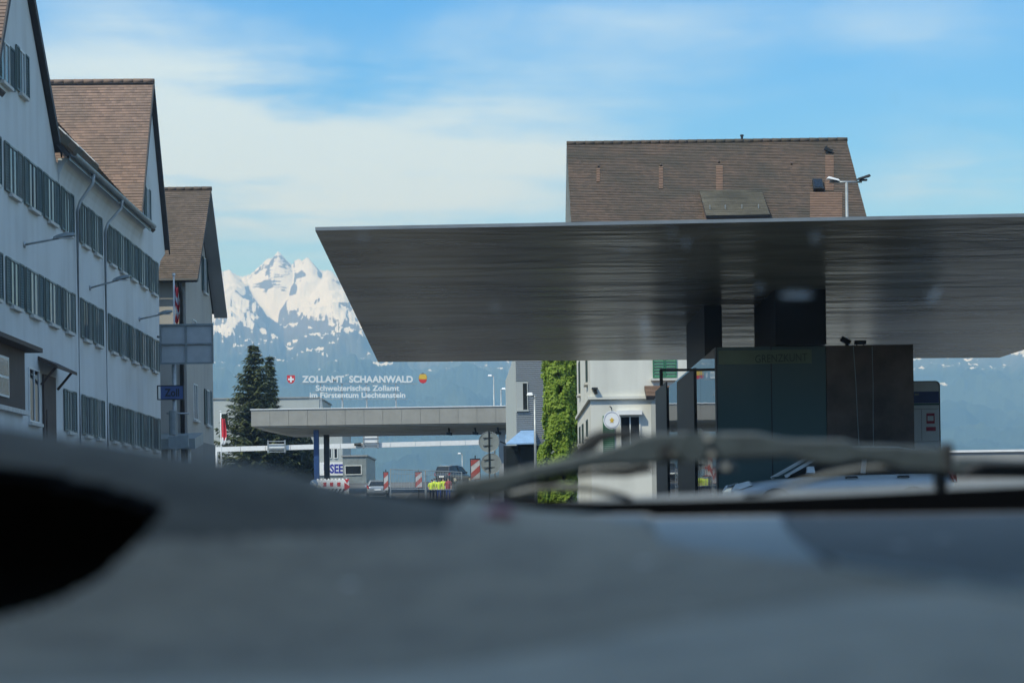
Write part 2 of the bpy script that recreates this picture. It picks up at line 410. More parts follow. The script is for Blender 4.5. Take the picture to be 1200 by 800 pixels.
for i in range(24):
    y = -10 + i*8.0
    mb = MB(); mb.add([(-3.2,y,gz(y)+0.013),(-3.05,y,gz(y)+0.013),(-3.05,y+3,gz(y+3)+0.013),(-3.2,y+3,gz(y+3)+0.013)], [(0,1,2,3)])
    o = mb.build('road_marking', M['paint'], kind='structure', fixn=False)

# ------------------------------------------------------------------ mountains
def make_mountain():
    ridge = [(-1600,360),(-1000,340),(-500,352),(-200,335),(0,345),(120,330),(200,326),(240,319),(256,317.5),(262,316.5),(269,319),(278,325),(285,323),(293,321.5),(300,317.5),(305,314),(308,308),(311,304.5),
             (319,301),(326,297),(329,300),(332.6,305),(337.5,305),(344,309.5),(348,308.5),(352,306.5),(356,303.5),(360,301),(364,305),(368,310),(373,315.5),(379,316),(384,315),(390,321),(396,330),
             (410,336),(450,345),(520,352),(600,346),(700,360),(900,352),(1050,372),(1200,360),(1400,340),(1700,352),(2100,330),(2800,350)]
    pts = sorted((uv_px(x, y) for x, y in ridge))
    def rv(u):
        return rv0(u)+5.5*mnoise.fractal(Vector((u*.11, 3.3, 0)), .7, 2.2, 4)
    def rv0(u):
        for a, b in zip(pts, pts[1:]):
            if a[0] <= u <= b[0]:
                t = (u-a[0])/(b[0]-a[0]); return a[1]+(b[1]-a[1])*t
        return pts[0][1] if u < pts[0][0] else pts[-1][1]
    def rvs(u): return sum(rv(u+d_) for d_ in range(-300, 301, 20))/31-16
    us = []; u = -1500.0
    while u < 2000:
        us.append(u); u += 1.1 if -380 < u < 40 else (2.6 if -420 < u < 640 else 12)
    NS = 150; mb = MB(); R0, R1 = 3600.0, 9200.0
    cone = []; cu = -900.0
    while cu <= 900: cone.append((cu, rv(cu)*R1/F)); cu += 3 if -380 < cu < -180 else 12
    for u in us:
        v = rv(u)
        zr = v*R1/F
        for j in range(NS+1):
            s = j/NS
            D = R0+(R1-R0)*s
            X = u*D/F
            zs = rvs(u)*R1/F; zr = zs
            base = 6+zr*(0.52*s**1.0+0.48*s**2.6)
            if s > .5:
                best = -9e9
                for (cu, cz) in cone:
                    dx = (u-cu)*4.0
                    if abs(dx) > 500: continue
                    h_ = cz-.62*math.sqrt((dx*2.0)**2+(R1-D)**2*(.75+.35*math.sin(cu*.045+1))**2+1e-6)
                    if h_ > best: best = h_
                if u < -900 or u > 900: base = max(base, base*(1-s**9)+rv(u)*R1/F*s**9)
                base = max(base, best) if s < .995 else max(best, rv(u)*R1/F)
                hi_ = best > base-1
            p = Vector((X/1000.0, D/1000.0, 0.3))
            rg = mnoise.ridged_multi_fractal(p*0.95, 0.85, 2.1, 7, 0.9, 2.0)-1.1
            fb = mnoise.fractal(p*4.2+Vector((3,1,7)), 0.75, 2.1, 7)
            # diagonal rock strata
            q = Vector((X*0.9+D*0.25, D*1.0-X*0.25, 0))
            st = mnoise.fractal(Vector((q.x/900, q.y/160, 1.7)), 0.8, 2.0, 4)
            env = math.sin(math.pi*min(1, s*1.02))**0.8 if s < 0.98 else 0
            near_ridge = (1-s)
            z = base + env*(rg*120*min(1, near_ridge*7)+fb*95*min(1, near_ridge*14+.05)+st*38*min(1, near_ridge*8+.1))*(0.35+0.65*s)
            if s > .45 and j < NS:
                cp = Vector((X/310.0, D/420.0, 5.1)); z += (mnoise.ridged_multi_fractal(cp, .8, 2.2, 5, .9, 2.0)-1.2)*30*min(1, (s-.45)*5)*min(1, near_ridge*25)
            mb.v.append((X, D, z+CZ))
        # back side
        mb.v.append((u*(R1+1500)/F, R1+1500, zr*0.4))
    W = NS+2
    for i in range(len(us)-1):
        for j in range(W-1):
            mb.f.append((i*W+j, (i+1)*W+j, (i+1)*W+j+1, i*W+j+1))
    m, nt, b = newmat('snow_rock_and_forest'); L = nt.links.new
    b.inputs['Roughness'].default_value = 0.95; b.inputs['Specular IOR Level'].default_value = 0.1
    g = nt.nodes.new('ShaderNodeNewGeometry'); sp = nt.nodes.new('ShaderNodeSeparateXYZ'); L(g.outputs['Position'], sp.inputs[0])
    spn = nt.nodes.new('ShaderNodeSeparateXYZ'); L(g.outputs['Normal'], spn.inputs[0])
    def N(scale, det, stretch=None, rot=(0,0,0), rough=0.6):
        mp = nt.nodes.new('ShaderNodeMapping'); mp.inputs['Scale'].default_value = stretch or (1,1,1); mp.inputs['Rotation'].default_value = rot
        L(g.outputs['Position'], mp.inputs['Vector'])
        n = nt.nodes.new('ShaderNodeTexNoise'); n.inputs['Scale'].default_value = scale; n.inputs['Detail'].default_value = det; n.inputs['Roughness'].default_value = rough
        L(mp.outputs['Vector'], n.inputs['Vector']); return n.outputs['Fac']
    def ma(op, a, bb):
        n = nt.nodes.new('ShaderNodeMath'); n.operation = op
        for i, q in enumerate((a, bb)):
            if isinstance(q, (int, float)): n.inputs[i].default_value = q
            else: L(q, n.inputs[i])
        return n.outputs[0]
    big = N(1/520.0, 6); mid = N(1/60.0, 6, rough=0.75); strat = N(1/220.0, 6, (0.30, 1.0, 4.0), (0.0, R(-24), R(15)), .7)
    h = ma('ADD', ma('MINIMUM', sp.outputs['Z'], 985), ma('MULTIPLY', ma('SUBTRACT', big, 0.5), 520))
    h = ma('ADD', h, ma('MULTIPLY', ma('SUBTRACT', mid, 0.5), 500))
    h = ma('ADD', h, ma('MULTIPLY', ma('SUBTRACT', strat, 0.5), 760))
    h = ma('ADD', h, ma('MULTIPLY', ma('SUBTRACT', spn.outputs['Z'], 0.80), 1500))
    mr = nt.nodes.new('ShaderNodeMapRange'); mr.inputs['From Min'].default_value = 858; mr.inputs['From Max'].default_value = 898
    L(h, mr.inputs['Value'])
    # ground cover under the snow: rock high up, forest lower
    mr2 = nt.nodes.new('ShaderNodeMapRange'); mr2.inputs['From Min'].default_value = 560; mr2.inputs['From Max'].default_value = 820; L(ma('ADD', sp.outputs['Z'], ma('MULTIPLY', ma('SUBTRACT', big, .5), 300)), mr2.inputs['Value'])
    fo = nt.nodes.new('ShaderNodeValToRGB'); fo.color_ramp.elements[0].color = (0.018, 0.032, 0.020, 1); fo.color_ramp.elements[1].color = (0.055, 0.08, 0.04, 1)
    fo.color_ramp.elements[0].position = 0.35; fo.color_ramp.elements[1].position = 0.75
    L(N(1/260.0, 8), fo.inputs['Fac'])
    mx = nt.nodes.new('ShaderNodeMix'); mx.data_type = 'RGBA'; mx.inputs['B'].default_value = (0.13, 0.125, 0.12, 1)
    L(mr2.outputs['Result'], mx.inputs['Factor']); L(fo.outputs['Color'], mx.inputs['A'])
    mx2 = nt.nodes.new('ShaderNodeMix'); mx2.data_type = 'RGBA'; mx2.inputs['B'].default_value = (0.64, 0.66, 0.69, 1)
    L(mr.outputs['Result'], mx2.inputs['Factor']); L(mx.outputs['Result'], mx2.inputs['A']); L(mx2.outputs['Result'], b.inputs['Base Color'])
    o = mb.build('mountains', m, smooth=True, kind='structure', fixn=False)
    return o
make_mountain()

# ================================================================== LEFT: long white house
FC = 13.41; VPU = -40.0
def fac(x, y, c=FC):
    """point of the street facade of the long house at photo pixel x,y"""
    u, v = uv_px(x, y)
    Y = F*c/(VPU-u)
    return Y, CZ+v*Y/F
DIR = Vector((VPU/F, 1, 0)).normalized(); OUT = Vector((DIR.y, -DIR.x, 0))
def fp(Y, z, out=0.0):
    return Vector((-FC+VPU*Y/F, Y, z)) + OUT*out

def window_unit(parent, P, s0, s1, z0, z1, shutters=True, m_pane=None, sillw=True, m_sh=None, louvre=False, frac=0.27, dark_far=True, m_frame=None):
    """P(s, z, out) gives wall points; window opening between its pair of open shutters"""
    w = s1-s0; f = frac if shutters else 0.0
    a, b = s0+w*f, s1-w*f
    def slab(mb, sa, sb, za, zb, o0, o1):
        mb.hexa([P(sa,za,o0),P(sb,za,o0),P(sb,za,o1),P(sa,za,o1),P(sa,zb,o0),P(sb,zb,o0),P(sb,zb,o1),P(sa,zb,o1)])
    mb = MB(); fw = 0.05
    for q in ((a,a+fw,z0,z1),(b-fw,b,z0,z1),(a+fw,b-fw,z1-fw,z1),(a+fw,b-fw,z0,z0+fw),((a+b)/2-.02,(a+b)/2+.02,z0+fw,z1-fw)):
        slab(mb, *q, 0.005, 0.045)
    o = mb.build('window', m_frame or M['frame_white'], parent)
    mb = MB(); slab(mb, a+fw, b-fw, z0+fw, z1-fw, 0.006, 0.015); mb.build('pane', m_pane or M['pane'], o, fixn=True)
    if shutters:
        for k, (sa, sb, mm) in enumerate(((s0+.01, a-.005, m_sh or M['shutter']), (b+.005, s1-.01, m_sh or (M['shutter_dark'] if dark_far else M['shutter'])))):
            mb = MB(); t = 0.045
            slab(mb, sa, sa+t, z0, z1, 0.02, 0.06); slab(mb, sb-t, sb, z0, z1, 0.02, 0.06)
            slab(mb, sa+t, sb-t, z0, z0+.06, 0.02, 0.06); slab(mb, sa+t, sb-t, z1-.06, z1, 0.02, 0.06)
            n = 13 if louvre else 16
            for i in range(n):
                za = z0+.06+(z1-z0-.12)*i/n; zb = za+(z1-z0-.12)/n*0.8
                mb.hexa([P(sa+t,za,.045),P(sb-t,za,.045),P(sb-t,za,.055),P(sa+t,za,.055),P(sa+t,zb,.022),P(sb-t,zb,.022),P(sb-t,zb,.032),P(sa+t,zb,.032)])
            mb.build('shutter', mm, o)
    if sillw:
        mb = MB(); slab(mb, a-.08, b+.08, z0-.10, z0-.005, 0.0, 0.13); mb.build('sill', M['sill'], o)
    return o

def long_house():
    base = fp(60, gz(60)-1)
    rt = empty('long_house', (base.x, 60, gz(60)), 'long white house with rows of grey-green shutters and two street gables', 'house')
    CO = FC-.17                                 # plane of the verge, a hand in front of the wall
    def ov(x, y): return fac(x, y, CO)
    ap2 = ov(180, 96); ft2r = ov(198.5, 292)
    ap2Y, ap2z = ap2; fr2Y, fr2z = ft2r
    sl2 = (ap2z-fr2z)/(fr2Y-ap2Y); fl2Y = ap2Y-(fr2Y-ap2Y)*0.93; fl2z = ap2z-(ap2Y-fl2Y)*sl2
    g1r = ov(72, 176); g1t = ov(40.5, 0); sl1 = (g1t[1]-g1r[1])/(g1r[0]-g1t[0])
    l1a, l1b = ov(10, 0), ov(0, 60); sl1l = (l1a[1]-l1b[1])/(l1a[0]-l1b[0])
    ap1Y = (g1t[1]+sl1*g1t[0]-l1a[1]+sl1l*l1a[0])/(sl1+sl1l); ap1z = g1t[1]+sl1*(g1t[0]-ap1Y)
    fl1Y = ap1Y-(ap1z-g1r[1])/sl1l
    endY = fac(187.5, 420)[0]
    ez = (g1r[1]+fr2z)/2-0.1
    d = 0.2
    # wall
    prof = [(40, gz(40)-.5), (endY, gz(40)-.5), (endY, fr2z-1.15), (endY+(fr2Y-endY)*.22, fr2z-.72), (fr2Y-.12, fr2z-.20), (ap2Y, ap2z-d-.1), (fl2Y, ez-d), (g1r[0], ez-d), (ap1Y, ap1z-d-.1), (fl1Y, g1r[1]-d), (40, g1r[1]-d)]
    mb = MB(); n = len(prof)
    mb.prism([fp(y, z, 0) for y, z in prof], -OUT*0.45)
    far = fp(endY, 0, -.45); near = fp(40, 0, -.45)
    mb.prism([fp(endY, gz(40)-.5, -.45), fp(endY, gz(40)-.5, -12), fp(endY, fr2z-d, -12), fp(endY, fr2z-d, -.45)], -DIR*.4)
    mb.build('wall', M['white_wall'], rt)
    # cove under the eaves
    mb = MB(); cv = []
    for k in range(7):
        t = k/6*math.pi/2; cv.append((0.5*(1-math.cos(t)), ez-1.05+1.0*math.sin(t)))
    for k in range(6):
        (o0, z0), (o1, z1) = cv[k], cv[k+1]
        mb.add([fp(g1r[0]+.2, z0, o0+.004), fp(fl2Y-.2, z0, o0+.004), fp(fl2Y-.2, z1, o1+.004), fp(g1r[0]+.2, z1, o1+.004)], [(0,1,2,3)])
    for Yc in (g1r[0]+.2, fl2Y-.2):
        mb.add([fp(Yc, z, o+.004) for o, z in cv]+[fp(Yc, cv[-1][1], 0.004)], [tuple(range(8))])
    mb.build('eaves_cove', M['white_wall'], rt, smooth=False)
    # cross wing roofs
    def wing(apY, apz, nY, nz, fY, fz, m):
        o1, o2 = 0.17, -13
        tile_roof('roof', m, rt, fp(nY, nz, o2), fp(nY, nz, o1), fp(apY, apz, o1), fp(apY, apz, o2))
        tile_roof('roof', m, rt, fp(fY, fz, o1), fp(fY, fz, o2), fp(apY, apz, o2), fp(apY, apz, o1))
        mb = MB(); ridge_tiles(mb, fp(apY, apz+.03, o2), fp(apY, apz+.03, o1)); mb.build('ridge', M['tile_red'], rt, smooth=True)
        mb = MB()
        for (a, za) in ((nY, nz), (fY, fz)):
            mb.hexa([fp(a, za-.24, .15), fp(apY, apz-.28, .15), fp(apY, apz-.28, .20), fp(a, za-.24, .20), fp(a, za+.05, .15), fp(apY, apz+.07, .15), fp(apY, apz+.07, .20), fp(a, za+.05, .20)])
        mb.build('verge_board', M['verge'], rt)
    wing(ap1Y, ap1z, fl1Y, g1r[1], g1r[0], g1r[1], M['tile_red'])
    # gable 2 slope flares at the foot like the photo
    wing(ap2Y, ap2z, fl2Y, fl2z, fr2Y, fr2z, M['tile_red'])
    # main roof between the gables
    H = 6.0
    tile_roof('roof', M['tile_brown'], rt, fp(g1r[0]-.3, ez, .5), fp(fl2Y+1.2, ez, .5), fp(fl2Y+1.2, ez+H, -4.8), fp(g1r[0]-.3, ez+H, -4.8))
    tile_roof('roof', M['tile_brown'], rt, fp(40, g1r[1]-.1, .5), fp(fl1Y, g1r[1]-.1, .5), fp(fl1Y, g1r[1]+4, -4.5), fp(40, g1r[1]+4, -4.5))
    # gutter and downpipes
    mb = MB(); pts = []
    for k in range(9):
        t = math.pi+math.pi*k/8; pts.append((0.60+0.11*math.cos(t), ez+.02+0.11*math.sin(t)))
    for k in range(8):
        (o0, z0), (o1, z1) = pts[k], pts[k+1]
        mb.hexa([fp(g1r[0]-.2, z0, o0), fp(fl2Y+.25, z0, o0), fp(fl2Y+.25, z1, o1), fp(g1r[0]-.2, z1, o1), fp(g1r[0]-.2, z0+.012, o0), fp(fl2Y+.25, z0+.012, o0), fp(fl2Y+.25, z1+.012, o1), fp(g1r[0]-.2, z1+.012, o1)])
    mb.hexa([fp(g1r[0]-.2, ez-.20, .46), fp(fl2Y+.2, ez-.20, .46), fp(fl2Y+.2, ez-.20, .49), fp(g1r[0]-.2, ez-.20, .49), fp(g1r[0]-.2, ez+.05, .46), fp(fl2Y+.2, ez+.05, .46), fp(fl2Y+.2, ez+.05, .49), fp(g1r[0]-.2, ez+.05, .49)])
    mb.build('gutter', M['zinc'], rt)
    for xp, xg in ((89, 108), (121.5, 141)):
        Y = fac(xp, 400)[0]; Yg = fac(xg, 210, 12.85)[0]
        mb = MB()
        mb.tube([fp(Yg, ez-.08, .6), fp(Yg, ez-.38, .58), fp(Y+.25, ez-1.0, .16), fp(Y, ez-1.35, .10), fp(Y, gz(Y), .10)], [.07, .055, .055, .055, .055], 8)
        mb.build('downpipe', M['pipe'], rt, smooth=True)
        # snow guard / hopper at the gutter
    # roof windows and vents seen over the gutter
    for xg, yg in ((86, 178), (101, 192), (119, 208)):
        Y = fac(xg, yg, 13.1)[0]
        mb = MB()
        a = fp(Y-.5, ez+.55, -.05); b = fp(Y+.6, ez+.55, -.05)
        k = OUT*-0.62+Vector((0,0,.72))
        mb.hexa([a, b, b+k, a+k, a+OUT*.16+Vector((0,0,.30)), b+OUT*.16+Vector((0,0,.30)), b+k+OUT*.10+Vector((0,0,.26)), a+k+OUT*.10+Vector((0,0,.26))])
        o = mb.build('roof_window', M['steel_dark'], rt)
        mb = MB(); mb.hexa([a+OUT*.17+Vector((0,0,.305))+DIR*.25, b+OUT*.17+Vector((0,0,.305))-DIR*.1, b+k+OUT*.11+Vector((0,0,.27))-DIR*.1, a+k+OUT*.11+Vector((0,0,.27))+DIR*.25,
                            a+OUT*.19+Vector((0,0,.32))+DIR*.25, b+OUT*.19+Vector((0,0,.32))-DIR*.1, b+k+OUT*.13+Vector((0,0,.285))-DIR*.1, a+k+OUT*.13+Vector((0,0,.285))+DIR*.25]); mb.build('pane', M['lamp_clear'], o)
    # windows
    rows = [(fac(7,167)[1], fac(7,224)[1]), (fac(96,350)[1], fac(96,396)[1]), (fac(96,462)[1], fac(96,509)[1])]
    xs = [(-14,3),(7,28),(30,50.5),(52.5,71),(73,87.5),(94,107.3),(108.2,120.3),(126.5,137.7),(138.7,150),(151,162),(163,174),(175,185.5)]
    wr = random.Random(4)
    for ri, (zt, zb) in enumerate(rows):
        for i, (xa, xb) in enumerate(xs):
            if ri == 2 and i < 4: continue
            s0, s1 = fac(xa, 400)[0], fac(xb, 400)[0]
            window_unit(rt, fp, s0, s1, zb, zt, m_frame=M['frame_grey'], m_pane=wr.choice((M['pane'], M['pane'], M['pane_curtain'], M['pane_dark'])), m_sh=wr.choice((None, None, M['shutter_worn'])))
    for xa, xb, y0, y1 in ((-6,16,47,104),(17.5,32.5,58,117)):
        s0, s1 = fac(xa, 80)[0], fac(xb, 80)[0]
        zt = fac((xa+xb)/2, (y0+y0)/2+2)[1]; zb = fac((xa+xb)/2, y1-6)[1]
        window_unit(rt, fp, s0, s1, zb, zt)
    s0, s1 = fac(171, 240)[0]-2.3, fac(171, 240)[0]-1.1
    # attic shutter at the foot of the second gable
    Yw = fac(172, 240)[0]; window_unit(rt, fp, Yw-.75, Yw+.75, fac(172,257)[1], fac(172,220)[1])
    # narrow window and door with hood at street level
    a, b = fac(33, 450)[0], fac(45, 450)[0]
    window_unit(rt, fp, a, b, fac(39, 495)[1], fac(39, 432)[1], shutters=False, m_pane=M['pane_dark'])
    a, b = fac(49, 450)[0], fac(63, 450)[0]
    mb = MB(); zt = fac(55, 440)[1]; g = gz(57)
    mb.hexa([fp(a,g,.004),fp(b,g,.004),fp(b,g,.07),fp(a,g,.07),fp(a,zt,.004),fp(b,zt,.004),fp(b,zt,.07),fp(a,zt,.07)])
    o = mb.build('door', M['wood_dark'], rt)
    mb = MB()
    for k in range(3):
        z0 = g+.3+k*1.1
        mb.hexa([fp(a+.25,z0,.07),fp(b-.25,z0,.07),fp(b-.25,z0,.095),fp(a+.25,z0,.095),fp(a+.25,z0+.9,.07),fp(b-.25,z0+.9,.07),fp(b-.25,z0+.9,.095),fp(a+.25,z0+.9,.095)])
    mb.build('panel', M['wood_dark'], o)
    mb = MB(); mb.tube([fp(b-.15, g+1.2, .08), fp(b-.15, g+1.2, .16), fp(b-.15, g+1.05, .16)], .02, 6); mb.build('handle', M['chrome'], o)
    mb = MB(); zc = fac(62, 428)[1]
    mb.hexa([fp(a-.5,zc,.01),fp(b+.5,zc,.01),fp(b+.6,zc-.28,.62),fp(a-.6,zc-.28,.62),fp(a-.5,zc+.12,.01),fp(b+.5,zc+.12,.01),fp(b+.6,zc-.18,.62),fp(a-.6,zc-.18,.62)])
    for q in (a-.3, b+.3): mb.bar(fp(q, zc-.75, .05), fp(q, zc-.22, .5), .07, .07)
    mb.build('door_hood', M['wood_dark'], rt)
    # timber bay on a white base
    c1 = FC-0.95
    u, v = uv_px(29, 440); Yb = F*c1/(VPU-u)
    zt = CZ+uv_px(29, 411)[1]*Yb/F; zb = CZ+uv_px(29, 484)[1]*Yb/F
    def bx(y0, y1, z0, z1, o0, o1, m, name, par, bev=0):
        mb = MB(); mb.hexa([fp(y0,z0,o0),fp(y1,z0,o0),fp(y1,z0,o1),fp(y0,z0,o1),fp(y0,z1,o0),fp(y1,z1,o0),fp(y1,z1,o1),fp(y0,z1,o1)]); return mb.build(name, m, par, bevel=bev)
    bx(Yb-9, Yb-.1, gz(50)-.3, zb, .004, .90, M['white_wall'], 'bay_base', rt)
    bay = bx(Yb-9, Yb, zb+.003, zt, .004, .95, M['wood_dark'], 'bay', rt)
    bx(Yb-9.2, Yb+.12, zb-.06, zb+.06, .004, 1.05, M['sill'], 'bay_sill', rt)
    for k in range(4):
        y1 = fac(9, 450, c1)[0]-k*1.35
        o = bx(y1-1.15, y1, zb+.3, zt-.35, .951, .99, M['frame_white'], 'window', rt)
        for q in (0, 1):
            z0 = zb+.36+q*(zt-zb-.71)/2
            bx(y1-1.08, y1-.07, z0, z0+(zt-zb-.86)/2, .991, .998, M['pane'], 'pane', o)
    mb = MB(); mb.hexa([fp(Yb-9.4,zt+.02,-.0),fp(Yb+.45,zt-.02,-.0),fp(Yb+.45,zt-.02,1.35),fp(Yb-9.4,zt+.02,1.35),fp(Yb-9.4,zt+.62,.004),fp(Yb-.2,zt+.62,.004),fp(Yb+.45,zt+.10,1.35),fp(Yb-9.4,zt+.14,1.35)])
    mb.build('bay_roof', M['wood_dark'], rt)
    return rt
long_house()

# wall lamps on the facade
def wall_lamp(bx_, by_, hx, hy, label):
    Y, z = fac(bx_, by_); b = fp(Y, z, 0.0)
    u, v = uv_px(hx, hy); h = Vector((u*Y/F, Y, CZ+v*Y/F))
    rt = empty('street_lamp', b, label, 'street lamp', 'lamps on arms along the long white house')
    mb = MB(); mid = b.lerp(h, .6)+Vector((0,0,-.01))
    mb.disc(b+OUT*.02, OUT, .09, .05, 12); mb.tube([b, mid, b.lerp(h, .72)+Vector((0,0,.03))], [.035, .03, .028], 8)
    mb.build('arm', M['steel'], rt, smooth=True)
    d = (h-b).normalized(); a = b.lerp(h, .58)
    mb = MB()
    n = 7; ring = []
    for k in range(n):
        t = k/(n-1); p = a.lerp(h, t); w = .02+.15*math.sin(math.pi*min(1, t*0.75+.12)); hh = .02+.085*math.sin(math.pi*min(1, t*.7+.18))
        ring.append((p, w, hh))
    for k in range(n-1):
        (p, w, hh), (q, w2, h2) = ring[k], ring[k+1]
        Yv = Vector((0,1,0)); Z = Vector((0,0,1))
        mb.hexa([p-Yv*w-Z*.02, p+Yv*w-Z*.02, q+Yv*w2-Z*.02, q-Yv*w2-Z*.02, p-Yv*w*.5+Z*hh, p+Yv*w*.5+Z*hh, q+Yv*w2*.5+Z*h2, q-Yv*w2*.5+Z*h2])
    o = mb.build('lamp_head', M['panel_grey'], rt)
    mb = MB(); c = a.lerp(h, .45); mb.hexa([c+Vector((-.22,-.09,-.045)), c+Vector((.22,-.09,-.045)), c+Vector((.22,.09,-.045)), c+Vector((-.22,.09,-.045)), c+Vector((-.25,-.11,-.021)), c+Vector((.25,-.11,-.021)), c+Vector((.25,.11,-.021)), c+Vector((-.25,.11,-.021))])
    mb.build('lens', M['lamp_clear'], o)
wall_lamp(28, 287, 88, 275, 'grey lamp on a wall arm left of the downpipes, highest of the three')
wall_lamp(105, 337.5, 152, 324, 'grey lamp on a wall arm beside the downpipes, middle of the three')
wall_lamp(163, 374, 202, 365, 'grey lamp on a wall arm at the end of the facade, by the flag')

# ================================================================== second house with steep brown roof behind the long house
def gabled_house():
    XW = at(219, 450, 84).x; Y0 = 84.0
    u1 = uv_px(249.7, 450)[0]; Y1 = XW*F/u1
    Ym = (Y0+Y1)/2; zr = CZ+uv_px(247, 222)[1]*Ym/F; zf = CZ+uv_px(261.5, 366)[1]*(Y1+.6)/F
    t = (zr-zf)/(Y1+.6-Ym); ze = zr-(Ym-Y0+.45)*t*0.93
    rt = empty('gabled_house', (XW-4, Y0, gz(Y0)), 'grey-beige gabled house with steep brown tiled roof behind the long white house', 'house')
    g = gz(80)-.3
    mb = MB(); prof = [(Y0, g), (Y1, g), (Y1, zf), (Ym, zr-.3), (Y0, ze-.0)]
    mb.prism([(XW, y, z) for y, z in prof], (-9, 0, 0)); mb.build('wall', M['grey_wall'], rt)
    xo = XW+.62
    tile_roof('roof', M['tile_brown'], rt, (XW-9, Y0-.45, ze), (xo, Y0-.45, ze), (xo, Ym, zr), (XW-9, Ym, zr))
    tile_roof('roof', M['tile_brown'], rt, (xo, Y1+.6, zf), (XW-9, Y1+.6, zf), (XW-9, Ym, zr), (xo, Ym, zr))
    mb = MB(); ridge_tiles(mb, (XW-9, Ym, zr+.03), (xo, Ym, zr+.03)); mb.build('ridge', M['tile_brown'], rt, smooth=True)
    mb = MB()
    mb.hexa([(XW+.01,Y1+.6,zf-.28),(xo+.03,Y1+.6,zf-.28),(xo+.03,Ym,zr-.32),(XW+.01,Ym,zr-.32),(XW+.01,Y1+.6,zf-.17),(xo+.03,Y1+.6,zf-.17),(xo+.03,Ym,zr-.20),(XW+.01,Ym,zr-.20)])
    mb.build('soffit', M['concrete'], rt)
    mb = MB(); mb.tube([(XW-9, Y0-.55, ze-.05), (xo, Y0-.55, ze-.05)], .09, 8); mb.build('gutter', M['steel_dark'], rt)
    p = at(212, 340, Y0-.1)
    mb = MB(); mb.tube([(p.x, Y0-.5, ze-.1), (p.x, Y0-.12, ze-.6), (p.x, Y0-.12, g)], .1, 8); mb.build('downpipe', M['steel_dark'], rt, smooth=True)
    P = lambda s, z, o: Vector((XW+o, s, z))
    def Yx(x, y): return XW*F/uv_px(x, y)[0]
    def zz(x, y, Y): return CZ+uv_px(x, y)[1]*Y/F
    for xa, xb, y0, y1 in ((239,247.5,457,498),(226.5,231,450,492),(236,242.5,302,343),(225.5,229.5,375,392)):
        a, b = Yx(xa, (y0+y1)/2), Yx(xb, (y0+y1)/2); Ym_ = (a+b)/2
        window_unit(rt, P, a, b, zz((xa+xb)/2, y1, Ym_), zz((xa+xb)/2, y0, Ym_), shutters=(xb-xa) > 5, m_pane=M['pane_dark'], m_sh=M['shutter_dark'])
    mb = MB(); zp = CZ+uv_px(235, 518)[1]*Ym/F
    mb.box(XW, XW+.06, Y0-.06, Y1+.05, g, zp); mb.box(XW-6, XW-.003, Y0-.06, Y0-.003, g, zp); mb.build('plinth', M['dark_plinth'], rt)
    # small glazed porch with white posts against the near wall
    x0, x1 = at(186.5, 530, Y0-2).x, at(222, 530, Y0-2).x; z1 = at(200, 513, Y0-2).z
    mb = MB()
    for k in range(4):
        xx = x0+(x1-x0)*k/3; mb.box(xx-.06, xx+.06, Y0-2.06, Y0-1.94, g, z1-.5)
    mb.box(x0-.05, x1+.05, Y0-2.0, Y0-1.95, g, g+1.3); mb.build('porch', M['frame_white'], rt)
    mb = MB(); mb.hexa([(x0-.3,Y0-2.3,z1-.5),(x1+.3,Y0-2.3,z1-.5),(x1+.3,Y0-.07,z1-.2),(x0-.3,Y0-.07,z1-.2),(x0-.3,Y0-2.3,z1-.05),(x1+.3,Y0-2.3,z1-.05),(x1+.3,Y0-.07,z1+.3),(x0-.3,Y0-.07,z1+.3)])
    mb.build('porch_roof', M['panel_grey'], rt)
gabled_house()

# sign gantry seen from behind, mast, flag, small blue sign
def billboard():
    Y = 76.0; g = gz(Y)
    a, b = at(188, 381, Y), at(249, 381, Y); c = at(188, 426, Y); xm = at(218, 400, Y).x; pm = at(203, 450, Y)
    rt = empty('road_sign', (pm.x, Y, g), 'large grey back of a road sign on a mast before the gabled house', 'road sign')
    mb = MB(); mb.box(a.x, b.x, Y, Y+.06, c.z, a.z); mb.build('panel', M['light_panel'], rt)
    mb = MB(); t = .035; zm = (a.z+c.z)/2
    for q in ((a.x-t, a.x+t, c.z-t, a.z+t), (b.x-t, b.x+t, c.z-t, a.z+t), (a.x, b.x, a.z-t, a.z+t), (a.x, b.x, c.z-t, c.z+t), (xm-.04, xm+.04, c.z, a.z), (a.x, b.x, zm-.03, zm+.03)):
        mb.box(q[0], q[1], Y-.07-.001*len(mb.f)/6, Y-.003, q[2], q[3])
    mb.build('frame', M['panel_grey'], rt)
    mb = MB(); mb.tube([(pm.x, Y+.2, g), (pm.x, Y+.2, a.z-.1)], .09, 10); mb.tube([(at(183, 394, Y).x, Y+.2, at(183, 394, Y).z), (at(218, 395, Y).x, Y+.2, at(218, 395, Y).z)], .05, 8)
    mb.build('mast', M['steel'], rt, smooth=True)
billboard()
